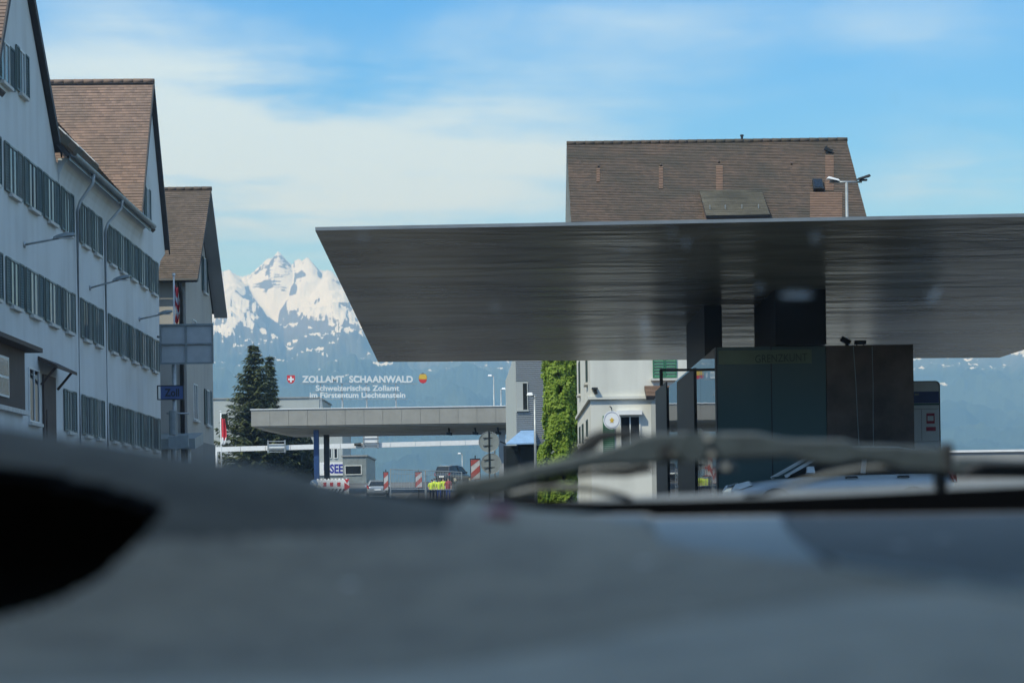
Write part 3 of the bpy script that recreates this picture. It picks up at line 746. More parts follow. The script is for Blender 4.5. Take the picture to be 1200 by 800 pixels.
def zoll_sign():
    Y = 74.0; g = gz(Y); a, b = at(184, 452.5, Y), at(214.5, 467, Y); pm = at(203, 460, Y)
    rt = empty('customs_sign', (pm.x, Y, g), 'small blue customs sign with dark letters under the big grey sign back', 'sign')
    mb = MB(); mb.box(a.x+.14, b.x, Y, Y+.08, b.z, a.z); mb.build('panel', M['blue_sign'], rt)
    mb = MB(); t = .035
    for k, q in enumerate(((a.x, b.x+t, a.z, a.z+t), (a.x, b.x+t, b.z-t, b.z), (a.x, a.x+t, b.z, a.z), (b.x+.002, b.x+t, b.z, a.z))): mb.box(q[0], q[1], Y-.01-.002*k, Y+.09, q[2], q[3])
    mb.build('frame', M['steel_dark'], rt)
    lettering('lettering', 'Zoll', at(193, 464, Y-.004), at(210, 464, Y-.004), .30, M['letter_black'], rt, .01, .02)
    mb = MB(); mb.tube([(pm.x, Y+.14, g), (pm.x, Y+.14, a.z)], .07, 10); mb.tube([(at(195,505,Y).x, Y+.14, at(195,484,Y).z), (at(221,484,Y).x, Y+.14, at(221,484,Y).z)], .04, 6); mb.build('post', M['steel'], rt, smooth=True)
    mb = MB(); q0, q1 = at(199, 481, Y-.3), at(208, 509, Y-.3)
    mb.tube([(pm.x, Y-.1, q1.z), (pm.x, Y-.1, q0.z)], .17, 12); mb.build('cabinet', M['panel_grey'], rt)
zoll_sign()
def round_box():
    Y = 72.0; g = gz(Y); a, b = at(197, 511, Y), at(221, 527, Y)
    rt = empty('traffic_sign', (at(204, 520, Y).x, Y, g), 'dark grey sign back on a short post before the glazed porch', 'sign')
    mb = MB(); mb.prism([(a.x, Y, a.z), (b.x, Y, a.z+.05), (b.x, Y, b.z+.12), (a.x+.3, Y, b.z), (a.x, Y, b.z+.1)], (0, .1, 0)); mb.build('panel', M['panel_grey'], rt, bevel=.02)
    mb = MB(); mb.tube([(at(204,520,Y).x, Y+.15, g), (at(204,520,Y).x, Y+.15, a.z)], .05, 8); mb.build('post', M['steel'], rt)
round_box()
def flag(x, y_top, y_flag0, y_flag1, wpx, Y, colours, label, group, pole_to=None):
    g = gz(Y); t = at(x, y_top, Y)
    rt = empty('flagpole', (t.x, Y, g), label, 'flag', group)
    mb = MB(); mb.tube([(t.x, Y, g), (t.x, Y, t.z)], [.06, .035], 10); mb.tube([(t.x, Y, t.z-.05), (t.x, Y, t.z+.06)], .07, 10); mb.build('pole', M['white'], rt, smooth=True)
    z0, z1 = at(x, y_flag0, Y).z, at(x, y_flag1, Y).z; w = wpx*Y/F
    mb = MB(); nx, nz = 10, 26
    for j in range(nz+1):
        s = j/nz; z = z0+(z1-z0)*s
        wd = w*(0.55+.5*math.sin(s*2.4+.3))
        for i in range(nx+1):
            tt = i/nx
            mb.v.append((t.x+.04+wd*tt-.02*math.sin(s*7), Y+.12*math.sin(tt*9+s*3)*(.3+tt), z-.10*tt*(1-s)+.05*math.sin(tt*9)))
    for j in range(nz):
        for i in range(nx):
            a = j*(nx+1)+i
            band = colours[int((j/nz*1.0+.05*math.sin(i*.9))*len(colours)) % len(colours)] if j < nz-1 else colours[-1]
            if band: mb.mi[len(mb.f)] = band
            mb.f.append((a, a+1, a+nx+2, a+nx+1))
    o = mb.build('flag', [M['red_flag'], M['white_flag']], rt, smooth=True, fixn=False)
    so = o.modifiers.new('cloth_thickness', 'SOLIDIFY'); so.thickness = .006
flag(203.5, 322, 335, 379, 5.5, 80.0, [0, 1, 0, 1, 0], 'limp red and white striped flag on a pole before the gabled house', None)
flag(258.5, 482, 490, 521, 6.0, 172.0, [0, 0, 0, 1], 'limp red flag on a pole beside the spruce', None)

# ================================================================== trees
def foliage(mb, c, nrm, size, rnd):
    a = Vector((rnd.uniform(-1,1), rnd.uniform(-1,1), rnd.uniform(-1,1))).normalized()
    t = nrm.cross(a)
    if t.length < 1e-3: return
    t.normalize(); b = nrm.cross(t)
    s = size*rnd.uniform(.6, 1.3)
    mb.add([c-t*s*.5, c+b*s*.35, c+t*s*.5, c-b*s*.35], [(0,1,2,3)])

def spruce(xp, y_top, Y, wpx, label, seed, dens=1.0):
    rnd = random.Random(seed); g = gz(Y); top = at(xp, y_top, Y); H = top.z-g; Rm = wpx*Y/F
    rt = empty('spruce_tree', (top.x, Y, g), label, 'tree', 'spruces beside the customs roof')
    mb = MB(); mb.tube([(top.x, Y, g), (top.x+.03, Y, g+H*.5), (top.x, Y, g+H*.98)], [.24, .14, .015], 10); mb.build('trunk', M['bark'], rt, smooth=True)
    mb = MB(); nw = int(34*dens)
    for w in range(nw):
        t = w/nw; z = g+H*(0.10+.885*t); L0 = Rm*(1-t)**.92*(1.0 if t > .12 else .85)+.10
        nb = 17 if t < .8 else 11
        ph = rnd.uniform(0, 6.28)
        for k in range(nb):
            if rnd.random() < .07: continue
            an = ph+6.283*k/nb+rnd.uniform(-.25, .25); L = L0*rnd.choice((.62,.8,.92,1.0,1.08,1.2)); d = Vector((math.cos(an), math.sin(an), 0))
            sd = Vector((-d.y, d.x, 0)); n = max(4, int(L/.22))
            z_ = z+rnd.uniform(-.12, .12)
            for i in range(1, n+1):
                s = i/n
                drop = -.30*L*s+.22*L*s*s*s*1.2
                p = Vector((top.x, Y, z_))+d*(L*s)+Vector((0,0,drop))
                ww = .10+.24*L*.5*(1-s)*(s+.25)
                for sg in (-1, 1):
                    for _ in range(2):
                        q = p+sd*sg*rnd.uniform(.02, ww)+Vector((0,0,-rnd.uniform(0, .12)))+d*rnd.uniform(-.08, .08)
                        e = (sd*sg*rnd.uniform(.5,1)+d*rnd.uniform(.4,1)+Vector((0,0,rnd.uniform(-.8,-.05)))).normalized()*rnd.uniform(.30, .58)
                        nn = e.cross(Vector((rnd.uniform(-.4,.4), rnd.uniform(-.4,.4), 1))).normalized()*rnd.uniform(.06, .11)
                        mb.add([q-nn, q+e*.55-nn*.8, q+e, q+e*.55+nn*.8, q+nn], [(0,1,2,3,4)])
    mb.build('crown', M['needle'], rt, fixn=False)
spruce(297, 398, 188, 54, 'tall dark spruce in front of the pale flat building', 3)
spruce(316, 412, 193, 17, 'slim spruce half hidden behind the taller spruce', 11, .9)

def bushy(name, xc, wpx, y_top, Y, n, leafsize, m, label, cat, shape, seed, group=None, depth=1.0):
    rnd = random.Random(seed); g = gz(Y); c = at(xc, y_top, Y); H = c.z-g; Rx = wpx*Y/F
    rt = empty(name, (c.x, Y, g), label, cat, group)
    mb = MB(); mb.tube([(c.x, Y, g), (c.x+.05, Y, g+H*.4), (c.x-.04, Y, g+H*.9)], [.11+.01*H, .08, .02], 8)
    for k in range(9):
        z = g+H*(.15+.08*k); an = k*2.4; mb.tube([(c.x, Y, z), (c.x+math.cos(an)*Rx*.6, Y+math.sin(an)*Rx*.6*depth, z+H*.10)], [.035, .01], 5)
    mb.build('trunk', M['bark'], rt)
    mb = MB(); made = 0
    while made < n:
        t = rnd.random(); an = rnd.uniform(0, 6.283)
        rr = Rx*shape(t)
        lump = 1+.22*mnoise.noise(Vector((math.cos(an)*1.6+seed, math.sin(an)*1.6, t*H*1.1)))+.14*mnoise.noise(Vector((math.cos(an)*4, math.sin(an)*4+seed, t*H*2.6)))
        rad = rr*lump*math.sqrt(rnd.uniform(.45, 1.0))
        p = Vector((c.x+math.cos(an)*rad, Y+math.sin(an)*rad*depth, g+H*t))
        if mnoise.noise(p*1.9+Vector((seed, 0, 0))) < -.34 and rad > rr*.62: made += 1; continue
        nn = Vector((math.cos(an)+rnd.uniform(-.8,.8), math.sin(an)+rnd.uniform(-.8,.8), rnd.uniform(-.2, 1.0))).normalized()
        foliage(mb, p, nn, leafsize, rnd); made += 1
    mb.build('crown', m, rt, fixn=False)
    return rt
bushy('hornbeam_tree', 655.5, 21.5, 372, 93, 42000, .16, M['leaf'], 'bright green clipped columnar tree at the corner of the white house', 'tree',
      lambda t: (.80+.2*min(1, t*4))*(1 if t < .8 else max(.05, 1-((t-.8)/.2)**2*.9)), 5)
bushy('shrub', 634, 9, 521, 97, 2500, .12, M['leaf'], 'small loose green shrub at the foot of the columnar tree', 'shrub', lambda t: math.sin(math.pi*min(.98, t*.8+.15)), 8)
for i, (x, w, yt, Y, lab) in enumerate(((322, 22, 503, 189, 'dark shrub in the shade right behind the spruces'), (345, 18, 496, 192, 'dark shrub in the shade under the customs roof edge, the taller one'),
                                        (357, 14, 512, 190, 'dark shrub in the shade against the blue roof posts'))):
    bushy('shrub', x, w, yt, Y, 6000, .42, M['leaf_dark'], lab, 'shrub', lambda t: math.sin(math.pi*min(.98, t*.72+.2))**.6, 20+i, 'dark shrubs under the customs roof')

# ================================================================== far buildings
def pbox(mb, x0, y0, x1, y1, Y, depth):
    a, b = at(x0, y0, Y), at(x1, y1, Y); mb.box(a.x, b.x, Y, Y+depth, b.z, a.z); return a, b
def simple_building(name, label, x0, y0, x1, Y, depth, m, wins, cat='building'):
    a = at(x0, y0, Y); b = at(x1, y0, Y); g = gz(Y)
    rt = empty(name, ((a.x+b.x)/2, Y, g), label, cat)
    mb = MB(); mb.box(a.x, b.x, Y, Y+depth, g-.3, a.z); mb.build('wall', m, rt)
    mb = MB(); mb.box(a.x-.12, b.x+.12, Y-.12, Y+depth+.1, a.z+.003, a.z+.14); mb.build('roof', M['concrete'], rt)
    for (wx0, wy0, wx1, wy1) in wins:
        p, q = at(wx0, wy0, Y), at(wx1, wy1, Y)
        mb = MB(); f = .07
        mb.box(p.x, p.x+f, Y-.05, Y-.003, q.z, p.z); mb.box(q.x-f, q.x, Y-.05, Y-.003, q.z, p.z); mb.box(p.x+f, q.x-f, Y-.05, Y-.003, p.z-f, p.z); mb.box(p.x+f, q.x-f, Y-.10, Y-.003, q.z, q.z+f)
        o = mb.build('window', M['frame_white'], rt)
        mb = MB(); mb.box(p.x+f, q.x-f, Y-.03, Y-.006, q.z+f, p.z-f); mb.build('pane', M['pane_dark'], o)
    return rt
simple_building('flat_building', 'pale grey flat roofed building behind the spruce', 243, 468, 374, 212, 14, M['blue_grey_wall'], [(259,484,268,500),(345,484,356,500)])
bt = simple_building('tower_building', 'pale narrow building with a blue lettered banner right of the blue roof posts', 372, 505, 401, 185, 10, M['blue_grey_wall'], [(382,525,389,537),(391,525,396,537)])
mb = MB(); Y = 184.85; pbox(mb, 371, 541.5, 402, 556.5, Y, .08); mb.build('banner', M['white'], bt)
lettering('lettering', 'USEE', at(379.5, 553.8, Y-.004), at(402, 553.8, Y-.004), .86, M['blue_letter'], bt, .03, .035)
simple_building('low_building', 'low blue-grey flat building with a wide window beyond the customs roof', 401.5, 535, 429, 180, 12, M['panel_grey'], [(404,545,424,556)])

# ================================================================== customs roof over the road
CY = 157.0
def customs_roof():
    g = gz(CY); a = at(294, 478, CY); b = at(603, 478, CY); zt = (a.z+b.z)/2; zb = at(450, 497, CY).z; zs = at(450, 505, CY).z
    D = 9.0
    rt = empty('customs_canopy', ((a.x+b.x)/2, CY, g), 'wide beige flat customs roof spanning the road on blue posts', 'canopy')
    mb = MB(); n = 14
    for k in range(n):
        x0 = a.x+(b.x-a.x)*k/n; x1 = a.x+(b.x-a.x)*(k+1)/n
        mb.box(x0+.012, x1-.012, CY, CY+.06, zb, zt)
    mb.build('fascia', mat('beige_fascia_panels', (0.30, 0.285, 0.25), .6, .12, .8), rt)
    mb = MB(); mb.box(a.x+.05, b.x-.05, CY+.05, CY+D, zb+.05, zt-.03); mb.build('roof', M['concrete'], rt)
    mb = MB(); mb.box(a.x-.06, b.x+.06, CY-.07, CY+D, zt, zt+.07); mb.build('coping', M['white'], rt)
    # raked soffit, ribbed
    mb = MB(); inset = 5.2; cnt = 6
    mb.add([(a.x, CY+.02, zb), (b.x, CY+.02, zb), (b.x, CY+3.2, zs), (a.x+2.6, CY+3.2, zs), (b.x, CY+D, zs), (a.x+2.6, CY+D, zs), (a.x, CY+D, zb)], [(0,1,2,3), (3,2,4,5), (0,3,5,6)])
    for k in range(cnt):
        t = (k+.5)/cnt; y = CY+.02+3.18*t; z = zb+(zs-zb)*t-.02
        mb.box(a.x+2.4*t+.3, b.x, y-.05, y+.05, z-.05, z)
    mb.build('soffit', mat('beige_soffit', (0.50, 0.49, 0.45), .7, .1, .8), rt, fixn=False)
    for k, x in enumerate((525, 556, 583)):
        p = at(x, 500, CY); mb = MB(); mb.tube([(p.x, CY+1.6, zs+.25), (p.x+.1, CY+1.4, zs-.25)], .09, 6); mb.tube([(p.x-.2, CY+1.4, zs-.2), (p.x+.3, CY+1.4, zs-.26)], .12, 8); mb.build('floodlight', M['steel_dark'], rt)
    p0 = at(365.0, 500, CY); p1 = at(371, 500, CY)
    mb = MB(); mb.box(p0.x, p1.x, CY+1.5, CY+2.0, g-.2, zs+.35); mb.build('post', M['blue'], rt)
    p0 = at(372, 500, CY); p1 = at(378.5, 500, CY)
    mb = MB(); mb.box(p0.x, p1.x, CY+5.0, CY+5.5, g-.2, zs); mb.build('post', M['steel_dark'], rt)
    p0 = at(584, 500, CY); p1 = at(592, 500, CY)
    mb = MB(); mb.box(p0.x, p1.x, CY+2.0, CY+2.5, g-.2, zs+.1); mb.build('post', M['concrete'], rt)
    return zt
ROOFZ = customs_roof()

def roof_sign():
    Y = CY+.9; p = at(420, 476, Y)
    rt = empty('roof_sign', (p.x, Y, ROOFZ+.07), 'white customs office lettering on a steel frame above the beige roof', 'sign')
    mb = MB()
    for x in (375.5, 400.5, 429, 463.5):
        a = at(x, 449, Y); mb.box(a.x-.05, a.x+.05, Y+.05, Y+.15, ROOFZ+.07, a.z)
        mb.bar((a.x, Y+.15, a.z-.3), (a.x, Y+1.3, ROOFZ+.1), .06, .06)
    for x0, x1, y in ((352, 489, 449.3), (362, 478, 467.5), (366, 472, 459.5)):
        a, b = at(x0, y, Y), at(x1, y, Y); mb.bar((a.x, Y+.02, a.z), (b.x, Y+.02, b.z), .06, .05)
    mb.build('frame', M['steel'], rt)
    def line(nm, s, x0, x1, yb, ypx, bold): lettering(nm, s, at(x0, yb, Y-.05), at(x1, yb, Y-.05), ypx*Y/F, M['letter_white'], rt, .08, bold)
    line('lettering', 'ZOLLAMT  SCHAANWALD', 354, 484, 447.8, 7.6, .035)
    line('lettering', 'Schweizerisches Zollamt', 370, 468, 457.6, 6.4, .022)
    line('lettering', 'im Fürstentum Liechtenstein', 363, 475, 465.6, 6.2, .022)
    # Swiss shield
    def q(x, y, o=0): v = at(x, y, Y); return Vector((v.x, Y-.02-o, v.z))
    mb = MB(); mb.prism([q(336.3,439.6), q(345.6,439.6), q(345.6,445), q(344,448), q(341,449.6), q(338,448), q(336.3,445)], (0, .08, 0)); sh = mb.build('shield', M['red'], rt)
    mb = MB(); mb.prism([q(340,440.9,.02), q(342,440.9,.02), q(342,443.3,.02), q(344.4,443.3,.02), q(344.4,445.3,.02), q(342,445.3,.02), q(342,447.8,.02), q(340,447.8,.02), q(340,445.3,.02), q(337.6,445.3,.02), q(337.6,443.3,.02), q(340,443.3,.02)], (0, .03, 0)); mb.build('cross', M['white'], sh)
    # oval crowned emblem, gold over red
    def oval(y0, y1, rx, cx=495.6, cy=443.0, ry=6.4, o=0):
        pts = []; 
        ys = [y0+(y1-y0)*k/8 for k in range(9)]
        for y in ys: pts.append(q(cx+rx*math.sqrt(max(0.0, 1-((y-cy)/ry)**2)), y, o))
        for y in reversed(ys): pts.append(q(cx-rx*math.sqrt(max(0.0, 1-((y-cy)/ry)**2))-.02, y, o))
        return pts
    mb = MB(); mb.prism(oval(436.6, 449.4, 5.0), (0, .05, 0)); em = mb.build('emblem', M['blue'], rt)
    mb = MB(); mb.prism(oval(438.2, 444.2, 4.7, o=.02), (0, .015, 0)); mb.build('gold_field', M['gold'], em)
    mb = MB(); mb.prism(oval(444.4, 448.6, 4.7, o=.02), (0, .015, 0)); mb.build('red_field', M['red'], em)
roof_sign()

# overhead beam beyond the roof
def beam():
    Y = 176.0; g = gz(Y)
    a, b = at(253, 526.5, Y), at(604, 517, Y)
    rt = empty('overhead_beam', (a.x, Y, g), 'long white overhead beam with sign frames crossing the road', 'gantry')
    mb = MB(); h = .45
    n = 12
    for k in range(n):
        p, q = a.lerp(b, k/n), a.lerp(b, (k+.985)/n); mb.bar(p, q, .35, h)
    mb.build('beam', M['white'], rt)
    mb = MB()
    for x in (253, 603): p = at(x, 530, Y); mb.box(p.x-.25, p.x+.15, Y-.2, Y+.2, g, p.z+.1)
    mb.build('post', M['white'], rt)
    for x0, x1, y0, y1 in ((314, 334, 517, 529), (426, 443, 508, 524)):
        p, q = at(x0, y0, Y-.4), at(x1, y1, Y-.4); mb = MB(); t = .06
        mb.box(p.x, q.x, Y-.42, Y-.36, q.z+.25, p.z-.25); o = mb.build('sign_panel', M['white'], rt)
        mb = MB()
        for k in range(4): zz = q.z+(p.z-q.z)*k/3; mb.box(p.x-.05, q.x+.05, Y-.50, Y-.425, zz-.035, zz+.035)
        for xx in (p.x, q.x): mb.box(xx-.06, xx+.06, Y-.47, Y-.3, q.z-.1, p.z+.1)
        mb.build('bracket', M['steel'], o)
    p = at(419.5, 520.5, Y-.4); mb = MB(); mb.tube([(p.x-.35, Y-.4, p.z), (p.x+.3, Y-.4, p.z)], [.12, .17], 10); mb.tube([(p.x+.3, Y-.4, p.z), (p.x+.6, Y-.2, p.z)], .04, 6); mb.build('camera', M['steel_dark'], rt)
beam()

# ================================================================== street furniture by the customs post
def hazard_board(x0, x1, y0, y1, Y, label, tilt=0):
    g = gz(Y); a, b = at(x0, y0, Y), at(x1, y1, Y); xm = (a.x+b.x)/2
    rt = empty('hazard_board', (xm, Y, g), label, 'hazard board', 'red and white hazard boards by the customs post')
    mb = MB(); mb.box(a.x, b.x, Y, Y+.03, b.z, a.z); o = mb.build('board', M['board_white'], rt)
    mb = MB(); w = b.x-a.x; h = a.z-b.z; n = 2; st = h/1.55
    for k in range(-1, n+1):
        z0 = b.z+k*st; pts = [(a.x, z0), (a.x, z0+st*.5), (b.x, z0+st*.5+w*.9), (b.x, z0+w*.9)]
        pts = [(x, min(max(z, b.z+.01), a.z-.01)) for x, z in pts]
        if abs(pts[1][1]-pts[0][1])+abs(pts[2][1]-pts[3][1]) < .02: continue
        mb.prism([(x, Y-.008, z) for x, z in pts], (0, .005, 0))
    mb.build('stripe', M['board_red'], o)
    mb = MB(); mb.box(a.x-.03, a.x-.002, Y-.02, Y+.05, b.z, a.z+.03); mb.box(b.x+.002, b.x+.03, Y-.02, Y+.05, b.z, a.z+.03); mb.box(a.x-.03, b.x+.03, Y-.02, Y+.05, a.z+.003, a.z+.04); mb.box(xm-.03, xm+.03, Y+.035, Y+.09, g, a.z+.2)
    mb.build('post', M['steel_dark'], rt)
hazard_board(551.5, 562.5, 538, 562, 98, 'large red and white slanted striped board beside the round sign backs')
hazard_board(486.5, 494.5, 553, 571, 140, 'red and white striped board standing behind the middle of the fence')
hazard_board(449.5, 455, 553, 574, 138, 'dark narrow striped board between the silver car and fence')

def barricade():
    Y = 112.0; g = gz(Y); 
    a, b = at(371, 562, Y), at(409, 579, Y)
    rt = empty('barricade', ((a.x+b.x)/2, Y, g), 'white barricade with red blocks, slanted stripes and an arrow', 'barricade')
    zm = at(390, 570.5, Y).z
    mb = MB(); mb.box(a.x, b.x, Y, Y+.12, b.z, a.z)
    n = 9
    for k in range(n):
        x0 = a.x+(b.x-a.x)*k/n; x1 = a.x+(b.x-a.x)*(k+.6)/n; mb.hexa([(x0,Y,a.z+.002),(x1,Y,a.z+.002),(x1,Y+.12,a.z+.002),(x0,Y+.12,a.z+.002),(x0+.04,Y+.03,a.z+.07),(x1-.04,Y+.03,a.z+.07),(x1-.04,Y+.09,a.z+.07),(x0+.04,Y+.09,a.z+.07)])
    mb.box(a.x+.1, a.x+.25, Y-.3, Y+.4, g, g+.08); mb.box(b.x-.25, b.x-.1, Y-.3, Y+.4, g, g+.08)
    for xx in (a.x+.15, b.x-.2): mb.box(xx, xx+.06, Y+.02, Y+.08, g, b.z)
    mb.build('board', M['white'], rt)
    mb = MB()
    for x0, x1 in ((379, 382.5), (386.5, 390.5), (395, 399)):
        p, q = at(x0, 565, Y), at(x1, 569.5, Y); mb.box(p.x, q.x, Y-.012, Y-.004, q.z, p.z)
    p = lambda x, y: Vector((at(x, y, Y).x, Y-.02, at(x, y, Y).z))
    mb.prism([p(403.5,561), p(409.5,561), p(406.5,566)], (0, .012, 0)); mb.prism([p(403.5,565), p(410.5,570), p(403.5,575)], (0, .014, 0))
    mb.build('red_block', M['red'], rt)
    mb = MB()
    for k in range(7):
        x0 = 373+k*4.4; mb.prism([p(x0, 578), p(x0+2, 578), p(x0+5.2, 572.3), p(x0+3.2, 572.3)], (0, .012, 0))
    mb.build('dark_stripe', M['steel_dark'], rt)
barricade()
def keep_right():
    Y = 111.0; g = gz(Y); c = at(367.8, 566.5, Y)
    rt = empty('direction_sign', (c.x, Y, g), 'round blue arrow sign left of the barricade', 'sign')
    mb = MB(); mb.disc((c.x, Y, c.z), (0,1,0), .24, .03, 24); mb.build('disc', M['awning'], rt)
    mb = MB(); mb.prism([(c.x-.12, Y-.03, c.z+.14), (c.x-.06, Y-.03, c.z+.17), (c.x+.07, Y-.03, c.z-.02), (c.x+.14, Y-.03, c.z+.02), (c.x+.13, Y-.03, c.z-.17), (c.x-.05, Y-.03, c.z-.09), (c.x+.01, Y-.03, c.z-.05)], (0,.012,0)); mb.build('arrow', M['white'], rt)
    mb = MB(); mb.box(c.x-.03, c.x+.03, Y+.02, Y+.06, g, c.z); mb.box(c.x-.14, c.x+.14, Y-.12, Y+.14, g, g+.15); mb.build('post', mat('ochre_post', (.5,.33,.12), .6), rt)
keep_right()
def round_signs():
    Y = 96.0; g = gz(Y); c1, c2 = at(573, 517.5, Y), at(575.5, 543, Y)
    rt = empty('traffic_sign', (c1.x, Y, g), 'two round grey traffic sign backs one above the other on a post', 'traffic sign')
    for c in (c1, c2):
        mb = MB(); mb.disc((c.x, Y, c.z), (.12,1,0), .52, .025, 36); o = mb.build('disc', M['panel_grey'], rt)
        mb = MB(); mb.tube([(c.x+.52*math.cos(t*6.2832/36), Y-.02-.06*math.cos(t*6.2832/36), c.z+.52*math.sin(t*6.2832/36)) for t in range(37)], .014, 5, caps=False); mb.build('rim', M['steel'], o)
    mb = MB(); mb.tube([(c1.x, Y-.05, g), (c1.x, Y-.05, c1.z+.55)], .035, 8)
    for c in (c1, c2):
        for dz in (-.2, .2): mb.box(c1.x-.3, c1.x+.3, Y-.035, Y-.014, c.z+dz-.02, c.z+dz+.02)
    mb.build('post', M['steel_dark'], rt)
    mb = MB(); p = at(575, 506, Y); mb.bar(p, at(582, 509, Y)+Vector((0,.2,0)), .1, .12); mb.bar(at(586,517,Y), at(593, 520, Y), .06, .07); mb.build('bracket', M['steel_dark'], rt)
round_signs()
def fence(x0, x1, ya, yb, yl, Y0, Y1, label):
    p0, p1 = at(x0, ya, Y0), at(x1, yb, Y1); g0, g1 = at(x0, yl, Y0).z, at(x1, yl, Y1).z
    rt = empty('fence_panel', (p0.x, Y0, gz(Y0)), label, 'fence', 'mesh fence panels by the customs post')
    mb = MB(); q0, q1 = Vector((p0.x, Y0, g0)), Vector((p1.x, Y1, g1))
    mb.tube([p0, p1], .03, 6); mb.tube([q0, q1], .03, 6)
    for a, b in ((Vector((p0.x, Y0, gz(Y0))), p0), (Vector((p1.x, Y1, gz(Y1))), p1)): mb.tube([a, b], .035, 6)
    m2 = p0.lerp(q0, .22), p1.lerp(q1, .22); mb.tube(list(m2), .015, 5)
    mb.build('frame', M['steel'], rt)
    mb = MB(); n = 22
    for k in range(1, n): t = k/n; mb.tube([p0.lerp(p1, t), q0.lerp(q1, t)], .011, 4)
    mb.build('mesh', M['steel'], rt)
fence(457.5, 498, 549.5, 551, 573, 136, 137, 'grey mesh fence panel next to the silver car')
fence(499, 541, 551, 553, 573.5, 137.2, 138, 'grey mesh fence panel in front of the dark car')

# ------------------------------------------------------------------ people
def person(x, y_head, Y, top, legs, label, lean=0.0, h=1.7, arm=0.2, seed=1):
    g = gz(Y); p = at(x, y_head, Y); k = h/1.75
    rt = empty('person', (p.x, Y, g), label, 'person', 'people standing behind the fence')
    J = {'pelvis':(0,0,.95),'belly':(0,0,1.12),'chest':(lean*.4,0,1.34),'neck':(lean*.6,0,1.50),'head':(lean*.7,-.02,1.62),'crown':(lean*.7,0,1.74),
         'shl':(-.19,0,1.42),'ell':(-.25,.02,1.15),'wrl':(-.20,-.14*arm*4,.95),'hal':(-.18,-.2*arm*4,.87),'shr':(.19,0,1.42),'elr':(.25,.02,1.15),'wrr':(.22,-.10,.93),'har':(.21,-.13,.85),
         'hil':(-.10,0,.90),'knl':(-.11,-.02,.50),'anl':(-.12,.02,.09),'tol':(-.12,-.16,.04),'hir':(.10,0,.90),'knr':(.11,-.03,.50),'anr':(.12,.02,.09),'tor':(.13,-.16,.04)}
    E = [('pelvis','belly'),('belly','chest'),('chest','neck'),('neck','head'),('head','crown'),('chest','shl'),('shl','ell'),('ell','wrl'),('wrl','hal'),('chest','shr'),('shr','elr'),('elr','wrr'),('wrr','har'),
         ('pelvis','hil'),('hil','knl'),('knl','anl'),('anl','tol'),('pelvis','hir'),('hir','knr'),('knr','anr'),('anr','tor')]
    RR = dict(pelvis=.15,belly=.14,chest=.16,neck=.06,head=.095,crown=.05,shl=.075,ell=.05,wrl=.035,hal=.04,shr=.075,elr=.05,wrr=.035,har=.04,hil=.10,knl=.065,anl=.045,tol=.035,hir=.10,knr=.065,anr=.045,tor=.035)
    names = list(J); me = bpy.data.meshes.new('body'); me.from_pydata([tuple(Vector(J[n])*k) for n in names], [(names.index(a), names.index(b)) for a, b in E], [])
    o = bpy.data.objects.new('tmp', me); COL.objects.link(o)
    sk = o.modifiers.new('skin', 'SKIN')
    for i, n in enumerate(names):
        r = RR[n]*k; me.skin_vertices[0].data[i].radius = (r, r*.8); me.skin_vertices[0].data[i].use_root = (n == 'pelvis')
    ss = o.modifiers.new('sub', 'SUBSURF'); ss.levels = 1; ss.render_levels = 1
    bpy.context.view_layer.update()
    m2 = bpy.data.meshes.new_from_object(o.evaluated_get(bpy.context.evaluated_depsgraph_get())); bpy.data.objects.remove(o)
    m2.materials.clear()
    for mm in (M['skin'], legs): m2.materials.append(mm)
    for pl in m2.polygons:
        z = pl.center.z/k; pl.use_smooth = True
        pl.material_index = 1 if (z < 1.0 and abs(pl.center.x) < .17*k) or z < .8 else 0
    b = bpy.data.objects.new('body', m2); COL.objects.link(b); b.parent = rt
    # vest / jacket shell follows the torso
    mv = m2.copy(); bm = bmesh.new(); bm.from_mesh(mv)
    bmesh.ops.delete(bm, geom=[f for f in bm.faces if not (.92*k < f.calc_center_median().z < 1.50*k and (abs(f.calc_center_median().x) < .2*k or f.calc_center_median().z > 1.15*k))], context='FACES')
    for v in bm.verts: v.co += v.normal*.015
    bm.to_mesh(mv); bm.free(); mv.materials.clear(); mv.materials.append(top)
    for pl in mv.polygons: pl.material_index = 0
    v = bpy.data.objects.new('vest' if top is M['vest'] else 'jacket', mv); COL.objects.link(v); v.parent = rt
    mb = MB(); hc = Vector((p.x+lean*.7*k, Y+.015, g+1.655*k))
    ring = []
    for j in range(6):
        t = j/5*math.pi*.55
        for i in range(12):
            a = i/12*6.2832; ring.append(hc+Vector((math.sin(t)*math.cos(a)*.105, math.sin(t)*math.sin(a)*.11+.01, math.cos(t)*.105)))
    mb.v += [tuple(r) for r in ring]
    for j in range(5):
        for i in range(12): mb.f.append((j*12+i, j*12+(i+1) % 12, (j+1)*12+(i+1) % 12, (j+1)*12+i))
    mb.build('hair', M['hair'], rt, smooth=True)
person(505.5, 557, 142, M['vest'], M['cloth_dark'], 'person in a yellow vest at the left end of the group', .05, 1.62)
person(509.5, 556, 144, M['vest'], M['cloth_dark'], 'person in a yellow vest, second in the group from the left', -.03, 1.72, .1)
person(514.3, 557, 143, M['vest'], M['cloth_blue'], 'person in a yellow vest, third in the group from the left', .02, 1.66, .3)
person(519.3, 556, 144, M['vest'], M['cloth_dark'], 'person in a yellow vest beside the person in red', 0.0, 1.74, .15)
person(525, 556, 143, M['cloth_red'], M['cloth_blue'], 'person in a dark red top at the right end of the group', 0.03, 1.75, .2)

